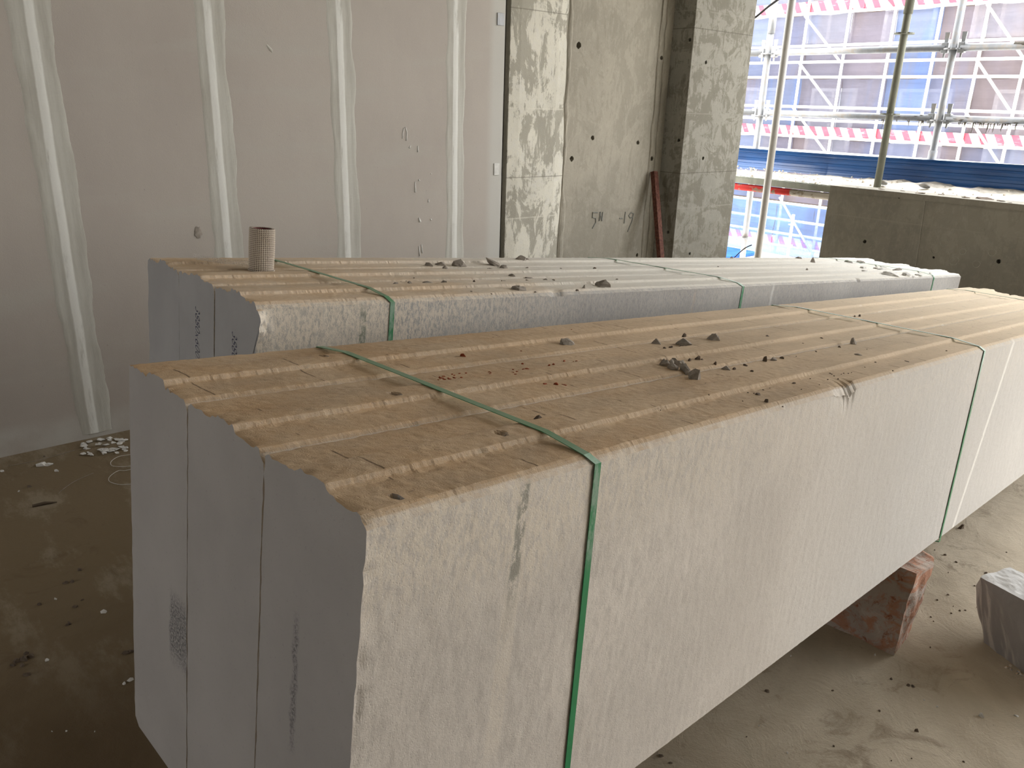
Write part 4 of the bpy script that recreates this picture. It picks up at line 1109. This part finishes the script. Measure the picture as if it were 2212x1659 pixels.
def rosette(parent, x, y, z, mat, r=0.060, th=0.009):
    bm = bmesh.new()
    n = 32
    for zz in (-th / 2, th / 2):
        pass
    vs = []
    for zz in (-th / 2, th / 2):
        ring = []
        for k in range(n):
            a = 2 * PI * k / n
            rr = r * (0.93 if k % 4 == 0 else 1.0)
            ring.append(bm.verts.new((rr * math.cos(a), rr * math.sin(a), zz)))
        vs.append(ring)
    bm.faces.new(vs[0][::-1]); bm.faces.new(vs[1])
    for k in range(n):
        bm.faces.new((vs[0][k], vs[0][(k + 1) % n], vs[1][(k + 1) % n], vs[1][k]))
    o = from_bm('rosette', bm, mat, parent)
    o.location = (x, y, z)
    return o
def standard(x, y, z0, z1, ros, mat, label, sleeves=(), r=0.0242, group=None):
    t = tag(empty('scaffold_standard', (x, y, z0)), label, 'scaffold pole', group)
    tube('tube', [(0, 0, 0), (0, 0, z1 - z0)], r, mat, t, 20)
    for z in ros: rosette(t, 0, 0, z - z0, mat)
    for (a, b) in sleeves: tube('sleeve', [(0, 0, a - z0), (0, 0, b - z0)], r * 1.2, mat, t, 20)
    return t
g_near = 'upright poles of the near scaffold'
standard(6.05, 3.925, -1.08, 2.95, [1.86, 1.39, 0.39, -0.1], m_galv, 'upright scaffold pole behind the plastic pipe, beside the column', [(2.01, 2.17)], group=g_near)
standard(6.05, 2.500, -1.08, 2.95, [1.86, 1.40, 0.9], m_galv, 'galvanised upright pole of the near scaffold with a sleeve just above the blue sheet', [(1.0, 1.20)], group=g_near)
standard(5.46, 2.575, 0.953, 2.88, [1.915, 1.43], m_galv_d, 'weathered green grey pole with two discs standing just behind the parapet', [(2.03, 2.88)], 0.0235, group=g_near)
standard(6.05, 1.05, -1.08, 2.95, [1.86, 1.40], m_galv, 'near scaffold pole outside the right edge of the view', group=g_near)
standard(6.05, 5.35, -1.08, 2.95, [1.86, 1.39], m_galv, 'near scaffold pole hidden behind the concrete column', group=g_near)
def ledger(x, y0, y1, z, mat, label, r=0.0242, splash=None):
    t = tag(empty('scaffold_ledger', (x, (y0 + y1) / 2, z)), label, 'scaffold pole', 'horizontal pipes of the near scaffold')
    h = abs(y1 - y0) / 2
    tube('tube', [(0, -h + 0.05, 0), (0, h - 0.05, 0)], r, mat, t, 20)
    for sgn in (-1, 1):
        bm = bmesh.new()
        yy = sgn * (h - 0.055)
        box_bm(bm, -0.02, 0.02, min(yy - 0.022, yy + 0.022), max(yy - 0.022, yy + 0.022), -0.034, 0.034, 0.005)
        from_bm('coupler_head', bm, mat, t)
        wv = [(-.004, -.012, .034), (.004, -.012, .034), (.004, .012, .034), (-.004, .012, .034), (-.004, -.016, .098), (.004, -.016, .098), (.004, .016, .098), (-.004, .016, .098)]
        wv = [(a, b + yy, c) for a, b, c in wv]
        fq = [(3, 2, 1, 0), (4, 5, 6, 7), (0, 1, 5, 4), (1, 2, 6, 5), (2, 3, 7, 6), (3, 0, 4, 7)]
        wv = [(a, b if c > 0.05 else (b - yy) * 0.4 + yy, c if c > 0.05 else -0.062) for a, b, c in wv]
        mesh('wedge', wv, fq, mat, t)
    return t
ledger(6.05, 3.925, 5.35, 1.868, m_galv, 'upper near scaffold pipe beside the column')
ledger(6.05, 2.50, 3.925, 1.868, m_galv, 'upper near scaffold pipe between the two galvanised poles')
l3 = ledger(6.05, 1.05, 2.50, 1.868, m_galv, 'upper near scaffold pipe at the right edge, crusted with dark cement')
ledger(6.05, 3.925, 5.35, 1.413, m_galv, 'lower near scaffold pipe beside the column')
l5 = ledger(6.05, 2.50, 3.925, 1.413, m_galv, 'lower near scaffold pipe between the two galvanised poles')
l6 = ledger(6.05, 1.05, 2.50, 1.413, m_galv, 'lower near scaffold pipe at the right edge with cement drips hanging from it')
rnd = random.Random(7)
def drips(parent, y0, y1, n, top=False):
    parts = []
    for k in range(n):
        y = rnd.uniform(y0, y1)
        L = rnd.uniform(0.01, 0.03) if rnd.random() < 0.6 else rnd.uniform(0.03, 0.085)
        r = rnd.uniform(0.0015, 0.0035)
        x = -0.012 + rnd.uniform(-.008, .008)
        parts.append(tube_data([(x, y, -0.018), (x, y + rnd.uniform(-.004, .004), -0.022 - L * .5), (x, y + rnd.uniform(-.008, .008), -0.022 - L)], [r * 1.6, r, r * .5], 6))
    for k in range(n // 2):
        y = rnd.uniform(y0, y1); a = rnd.uniform(0.6, 2.6)
        c = Vector((-0.025 * math.sin(a), y, 0.025 * math.cos(a)))
        parts.append(tube_data([c - Vector((0, .012, 0)), c, c + Vector((0, .012, 0.002))], [0.001, rnd.uniform(.002, .0045), 0.001], 6))
    v, f = join_data(parts)
    o = mesh('cement_drip', v, f, m_cement, parent)
    o['kind'] = 'stuff'
    return o
drips(l6, -0.45, 0.62, 85)
drips(l5, -0.62, -0.30, 14)
# cement crust on the upper pipe at the right edge
bm = bmesh.new()
bmesh.ops.create_cone(bm, cap_ends=True, segments=24, radius1=0.0265, radius2=0.0265, depth=0.5)
bmesh.ops.subdivide_edges(bm, edges=[e for e in bm.edges if abs(e.verts[0].co.z - e.verts[1].co.z) > 0.3], cuts=40)
for v in bm.verts:
    s = (v.co.z + 0.25) / 0.5
    k = 1.0 + 0.22 * float(fbm(math.atan2(v.co.y, v.co.x) * 2.0, v.co.z * 40, 4)) * s
    k *= (0.86 + 0.14 * min(1, s * 3))
    v.co.x *= k; v.co.y *= k
o = from_bm('cement_crust', bm, m_cement, l3)
o.rotation_euler = (PI / 2, 0, 0); o.location = (0.0, 0.10, 0.004)

# red and white ledger under the walkway
t = tag(empty('scaffold_ledger', (5.46, 3.85, 0.868)), 'scaffold pipe painted peeling red and white under the walkway planks', 'scaffold pole')
o = tube('tube', [(0, -1.28, 0), (0, 1.5, 0)], 0.025, None, t, 20)
M = m_redwhite.copy()
o.data.materials.append(M)
nt = M.node_tree
for n_ in nt.nodes:
    if n_.type == 'MAP_RANGE' and abs(n_.inputs[1].default_value - 3.195) < 1e-3:
        n_.inputs[1].default_value = 3.195 - 3.85; n_.inputs[2].default_value = 3.205 - 3.85
for k, (xa, xb) in enumerate(((5.44, 5.71), (5.73, 6.0))):
    bm = bmesh.new()
    box_bm(bm, xa, xb, 1.0, 5.3, 0.898, 0.938)
    for q in range(5):
        c = xa + 0.02 + q * (xb - xa - 0.04) / 4
        box_bm(bm, c - 0.012, c + 0.012, 1.0, 5.3, 0.938, 0.944)
    o = from_bm('walkway_plank', bm, m_galv_d)
    tag(o, ('inner' if k == 0 else 'outer') + ' ribbed steel walkway plank behind the parapet', 'plank', 'walkway planks')
parts = []
for k in range(420):
    x = rnd.uniform(5.46, 5.98); zg = 0.943 + 0.035 * ((x - 5.5) / 0.5 if x > 5.5 else 0); y = rnd.uniform(1.2, 4.9) if k % 3 else rnd.uniform(2.7, 4.2)
    w = rnd.choice([0.006, 0.009, 0.013, 0.02]) * rnd.uniform(0.7, 1.3); h = w * rnd.uniform(0.4, 0.8)
    pv = [(x + w * .5 * math.cos(a) * rnd.uniform(.7, 1.1), y + w * .5 * math.sin(a) * rnd.uniform(.7, 1.1), zg) for a in np.linspace(0, 2 * PI, 6)[:5]]
    tv = [(x + (p[0] - x) * .6, y + (p[1] - y) * .6, zg + h * rnd.uniform(.7, 1.1)) for p in pv]
    parts.append((pv + tv, [(4, 3, 2, 1, 0), (5, 6, 7, 8, 9)] + [(i, (i + 1) % 5, 5 + (i + 1) % 5, 5 + i) for i in range(5)]))
mv, mf = [], []
for j in range(121):
    y = 0.95 + j * 0.036
    for i in range(13):
        t_ = i / 12
        hgt = (0.050 * t_ ** 0.7 if y < 3.0 else 0.050 * t_ ** 0.7 * max(0.25, 1 - (y - 3.0) * 0.9)) * (0.75 + 0.35 * float(vn(y * 9, t_ * 4, 2)))
        mv.append((5.50 + 0.50 * t_, y, 0.941 + max(0, hgt) + 0.004 * float(vn(y * 50, t_ * 22, 3))))
for j in range(120):
    for i in range(12):
        a_ = j * 13 + i
        mf.append((a_, a_ + 1, a_ + 14, a_ + 13))
nb_ = len(mv); mv += [(5.50, .95, .940), (6.0, .95, .940), (6.0, 5.27, .940), (5.50, 5.27, .940)]
mf += [(nb_, nb_ + 3, nb_ + 2, nb_ + 1), (12, nb_ + 1, nb_ + 2, 120 * 13 + 12)]
parts.append((mv, mf))
v, f = join_data(parts)
o = mesh('gravel', v, f, simple('pale_gravel', (0.50, 0.45, 0.37), 0.95, var=0.25, scale=20))
tag(o, 'pale gravel and mortar crumbs strewn on the walkway planks', 'gravel', kind='stuff')
for k, (y, w, x) in enumerate([(2.45, .05, 5.27), (2.33, .035, 5.30), (2.2, .06, 5.25), (1.93, .05, 5.26), (1.84, .10, 5.30), (1.74, .05, 5.27), (2.1, .04, 5.32), (2.6, .02, 5.24), (1.97, .03, 5.33), (1.68, .03, 5.23)]):
    chip('parapet_chip', I4, x, y, w, w * 0.12, m_stone_d, 820 + k, 'r', 'thin dark chip lying on top of the parapet', 'stone chip', 'chips on the parapet', z=0.9675, rz=1.5)
for k, (x, y) in enumerate([(5.62, 2.62), (5.66, 2.35)]):
    bm = bmesh.new()
    bmesh.ops.create_cone(bm, cap_ends=True, segments=32, radius1=0.036, radius2=0.036, depth=0.006)
    o = from_bm('steel_disc', bm, m_galv)
    o.rotation_euler = (0.15, 0.45, 0.3); o.location = (x, y, 0.985)
    tag(o, ('pale disc lying tilted at the foot of the weathered pole' if k == 0 else 'second disc to the right, half buried in crumbs'), 'disc')

def blue_sheet(y0, y1, dz, label, flip):
    prof = [(6.010, .968), (6.022, .995), (6.022, 1.035), (6.005, 1.08), (5.978, 1.115), (5.94, 1.138)]
    P = []
    for i in range(len(prof) - 1):
        (xa, za), (xb, zb_) = prof[i], prof[i + 1]
        P += [(xa, za), (xa + (xb - xa) * .46, za + (zb_ - za) * .46), (xa + (xb - xa) * .5 + .003, za + (zb_ - za) * .5), (xa + (xb - xa) * .54, za + (zb_ - za) * .54)]
    P.append(prof[-1])
    ny = 46
    v = []
    for s in (0, 1):
        for j in range(ny + 1):
            y = y0 + (y1 - y0) * j / ny
            for (x, z) in P:
                bend = 0.006 * math.sin(y * 2.1) * (z - 0.95) / 0.18 + flip * 0.012 * math.exp(-abs(y - y1) / 0.08)
                v.append((x + bend + s * 0.003, y, z + dz * j / ny + (0.006 * math.sin(y * 1.3) if z > 1.1 else 0)))
    m = len(P); o = (ny + 1) * m
    f = []
    for j in range(ny):
        for i in range(m - 1):
            a = j * m + i
            f.append((a, a + 1, a + m + 1, a + m)); f.append((o + a, o + a + m, o + a + m + 1, o + a + 1))
    for j in range(ny):
        f.append((j * m, (j + 1) * m, o + (j + 1) * m, o + j * m)); f.append((j * m + m - 1, o + j * m + m - 1, o + (j + 1) * m + m - 1, (j + 1) * m + m - 1))
    for i in range(m - 1):
        f.append((i, o + i, o + i + 1, i + 1)); b = ny * m + i
        f.append((b, b + 1, o + b + 1, o + b))
    bm = bmesh.new(); me = bpy.data.meshes.new('s'); me.from_pydata(v, [], f); bm.from_mesh(me)
    ob = from_bm('corrugated_sheet', bm, m_blue)
    tag(ob, label, 'metal sheet', 'blue sheets along the walkway')
blue_sheet(5.3, 3.225, -0.0, 'left blue corrugated metal sheet behind the walkway, beside the column', 1)
blue_sheet(3.25, 0.95, 0.012, 'right blue corrugated metal sheet behind the parapet', 0)

# ---------------------------------------------------------------- outside
struct(box('ground', 5.45, 40, -30, 45, -1.35, -1.10, m_ground))
XF = 13.69
YS = [9.68, 8.93, 8.20, 7.43, 6.66, 5.94, 5.27, 4.63, 3.95]
NM = ['first', 'second', 'third', 'fourth', 'fifth', 'sixth', 'seventh', 'eighth', 'ninth']
ros_mesh = None
for k, y in enumerate(YS):
    t = tag(empty('facade_standard', (XF, y, -1.10)), NM[k] + ' upright pole from the left of the pale scaffold on the building opposite', 'scaffold pole', 'upright poles of the opposite scaffold')
    tube('tube', [(0, 0, 0), (0, 0, 6.0)], 0.0245, m_yellow, t, 10)
    for z in (-0.93, -0.70, -0.45, 0.05, 0.55, 1.04, 1.54, 2.04, 2.54, 3.05, 3.55):
        if ros_mesh is None:
            o = rosette(t, 0, 0, z + 1.10, m_yellow, 0.05, 0.012); ros_mesh = o.data
        else:
            o = bpy.data.objects.new('rosette', ros_mesh); COL.objects.link(o); o.parent = t; o.location = (0, 0, z + 1.10)
t = tag(empty('facade_standard', (13.4, 7.75, -1.10)), 'short free standing pole with two discs seen low through the gap', 'scaffold pole')
tube('tube', [(0, 0, 0), (0, 0, 0.80)], 0.026, m_yellow, t, 12)
for z in (0.25, 0.62): rosette(t, 0, 0, z, m_yellow, 0.065, 0.012)
LV = [(-0.93, 'lowest'), (-0.70, 'second lowest'), (-0.45, 'third lowest'), (-0.15, 'fourth lowest'), (0.79, 'foot level'), (1.04, 'pipe under the lower red and white board'), (1.325, 'first pipe above the lower red and white board'),
      (1.54, 'second pipe above the lower red and white board'), (2.03, 'third pipe above the lower red and white board'), (2.275, 'fourth pipe above the lower red and white board'), (2.535, 'fifth pipe above the lower red and white board'),
      (3.05, 'pipe under the upper red and white board'), (3.42, 'topmost pipe')]
for z, nm in LV:
    o = tube('facade_ledger', [(XF - 0.045, 11.5, z), (XF - 0.045, 3.2, z)], 0.0235 if z > -0.1 else 0.026, m_yellow, seg=10)
    tag(o, (nm + ' horizontal pipe of the opposite scaffold') if 'pipe' not in nm else nm + ' of the opposite scaffold', 'scaffold pole', 'horizontal pipes of the opposite scaffold')
DG = []
for (a, b, tag_) in ((8.20, 7.43, 'left'), (5.27, 4.63, 'right')):
    for i, (z1, z0) in enumerate(((3.76, 3.05), (3.02, 2.28), (2.28, 1.54), (1.54, 0.80))):
        DG.append((a if i else 8.2 - .75 if tag_ == 'left' else a - .6, z1, b if i else b - (.75 if tag_ == 'left' else .6), z0, ('topmost', 'second from the top', 'third from the top', 'lowest')[i] + ' in the %s run of diagonal braces opposite' % tag_))
DG.append((8.20, -0.05, 7.43, -0.93, 'diagonal brace seen low through the gap left of the parapet'))
for (ya, za, yb, zb_, lab) in DG:
    o = tube('diagonal_brace', [(XF - 0.09, ya, za), (XF - 0.09, yb, zb_)], 0.020, m_yellow, seg=10)
    tag(o, lab, 'scaffold pole', 'diagonal braces of the opposite scaffold')
for z, h, nm in ((1.065, 0.15, 'middle'), (3.08, 0.17, 'upper'), (-0.93, 0.16, 'lower')):
    for j in range(4):
        y1 = 11.6 - j * 2.2
        o = box('hazard_board', XF + 0.03, XF + 0.05, y1 - 2.19, y1, z, z + h, m_hazard)
        tag(o, 'red and white striped toe board, %s row, %s from the left' % (nm, NM[j]), 'toe board', 'striped toe boards on the opposite scaffold')
rn = random.Random(3)
rows = [(-1.08, -0.12, 13.55, True), (-0.12, 1.03, 13.80, False), (1.03, 2.03, 13.80, False), (2.03, 3.06, 13.80, False), (3.06, 4.7, 13.80, False)]
rowname = ['lowest row', 'second row', 'third row', 'fourth row', 'top row']
YB = [11.4, 9.68, 8.93, 8.20, 7.43, 6.66, 5.94, 5.27, 4.63, 3.2]
pick = {(1, 1): 2, (2, 0): 2, (2, 2): 2, (2, 5): 2, (3, 1): 2, (3, 2): 0, (4, 1): 2, (3, 5): 2, (2, 7): 1, (3, 7): 1, (3, 6): 1}
for ri, (za, zb_, xx, low) in enumerate(rows):
    for bi in range(len(YB) - 1):
        ya, yb = YB[bi], YB[bi + 1]
        nyy, nzz = 14, 16
        v = []
        for i in range(nyy + 1):
            for j in range(nzz + 1):
                s, q = i / nyy, j / nzz
                bulge = 0.05 * math.sin(PI * s) * math.sin(PI * q) * rn.choice([1.0])
                w = 0.02 * float(fbm(s * 3 + bi * 7, q * 2.4 + ri * 3, 5)) + 0.012 * math.sin(s * 20 + q * 6 + bi)
                sag = -0.03 * math.sin(PI * s) * (q > 0.99)
                v.append((xx + bulge + w * math.sin(PI * q) ** 0.5 if 0 < q < 1 else xx, ya + (yb - ya) * s + 0.004, za + (zb_ - za) * q + sag))
        f = [(i * (nzz + 1) + j, i * (nzz + 1) + j + 1, (i + 1) * (nzz + 1) + j + 1, (i + 1) * (nzz + 1) + j) for i in range(nyy) for j in range(nzz)]
        mt = net_low if low else NETS[pick.get((ri, bi), 1 if (bi + ri) % 3 == 1 else 0)]
        o = mesh('scaffold_net', v, f, mt, smooth=True)
        tag(o, 'thin net sheet on the opposite scaffold, %s, %s sheet from the left' % (rowname[ri], NM[bi]), 'net', 'net sheets on the opposite scaffold')
fac = box('opposite_building', 15.2, 16.5, 3.0, 26, -1.10, 4.75, m_facade)
tag(fac, 'brown building opposite, dimly seen through the scaffold netting', 'building')
for k, (y, z) in enumerate([(9.9, 3.3), (8.6, 3.3), (7.1, 3.2), (5.6, 3.3), (4.2, 3.3), (9.9, 1.3), (8.3, 1.3), (6.6, 1.3), (5.0, 1.3)]):
    bm = bmesh.new()
    for (a, b, c, d) in ((-.45, .45, -.6, -.54), (-.45, .45, .54, .6), (-.45, -.39, -.54, .54), (.39, .45, -.54, .54), (-.025, .025, -.54, .54), (-.39, .39, -.02, .02)):
        box_bm(bm, -0.06, 0.0, a, b, c, d)
    o = from_bm('window', bm, m_frame, fac); o.location = (15.2, y, z)
    o2 = box('pane', -0.03, -0.02, -.39, .39, -.54, .54, m_glass, o)
o = box('blue_tarpaulin', 11.8, 13.25, 8.25, 11.5, -1.10, -1.04, m_tarp, bev=0.02)
tag(o, 'bright blue tarpaulin on the ground below, seen through the gap beside the column', 'tarpaulin')
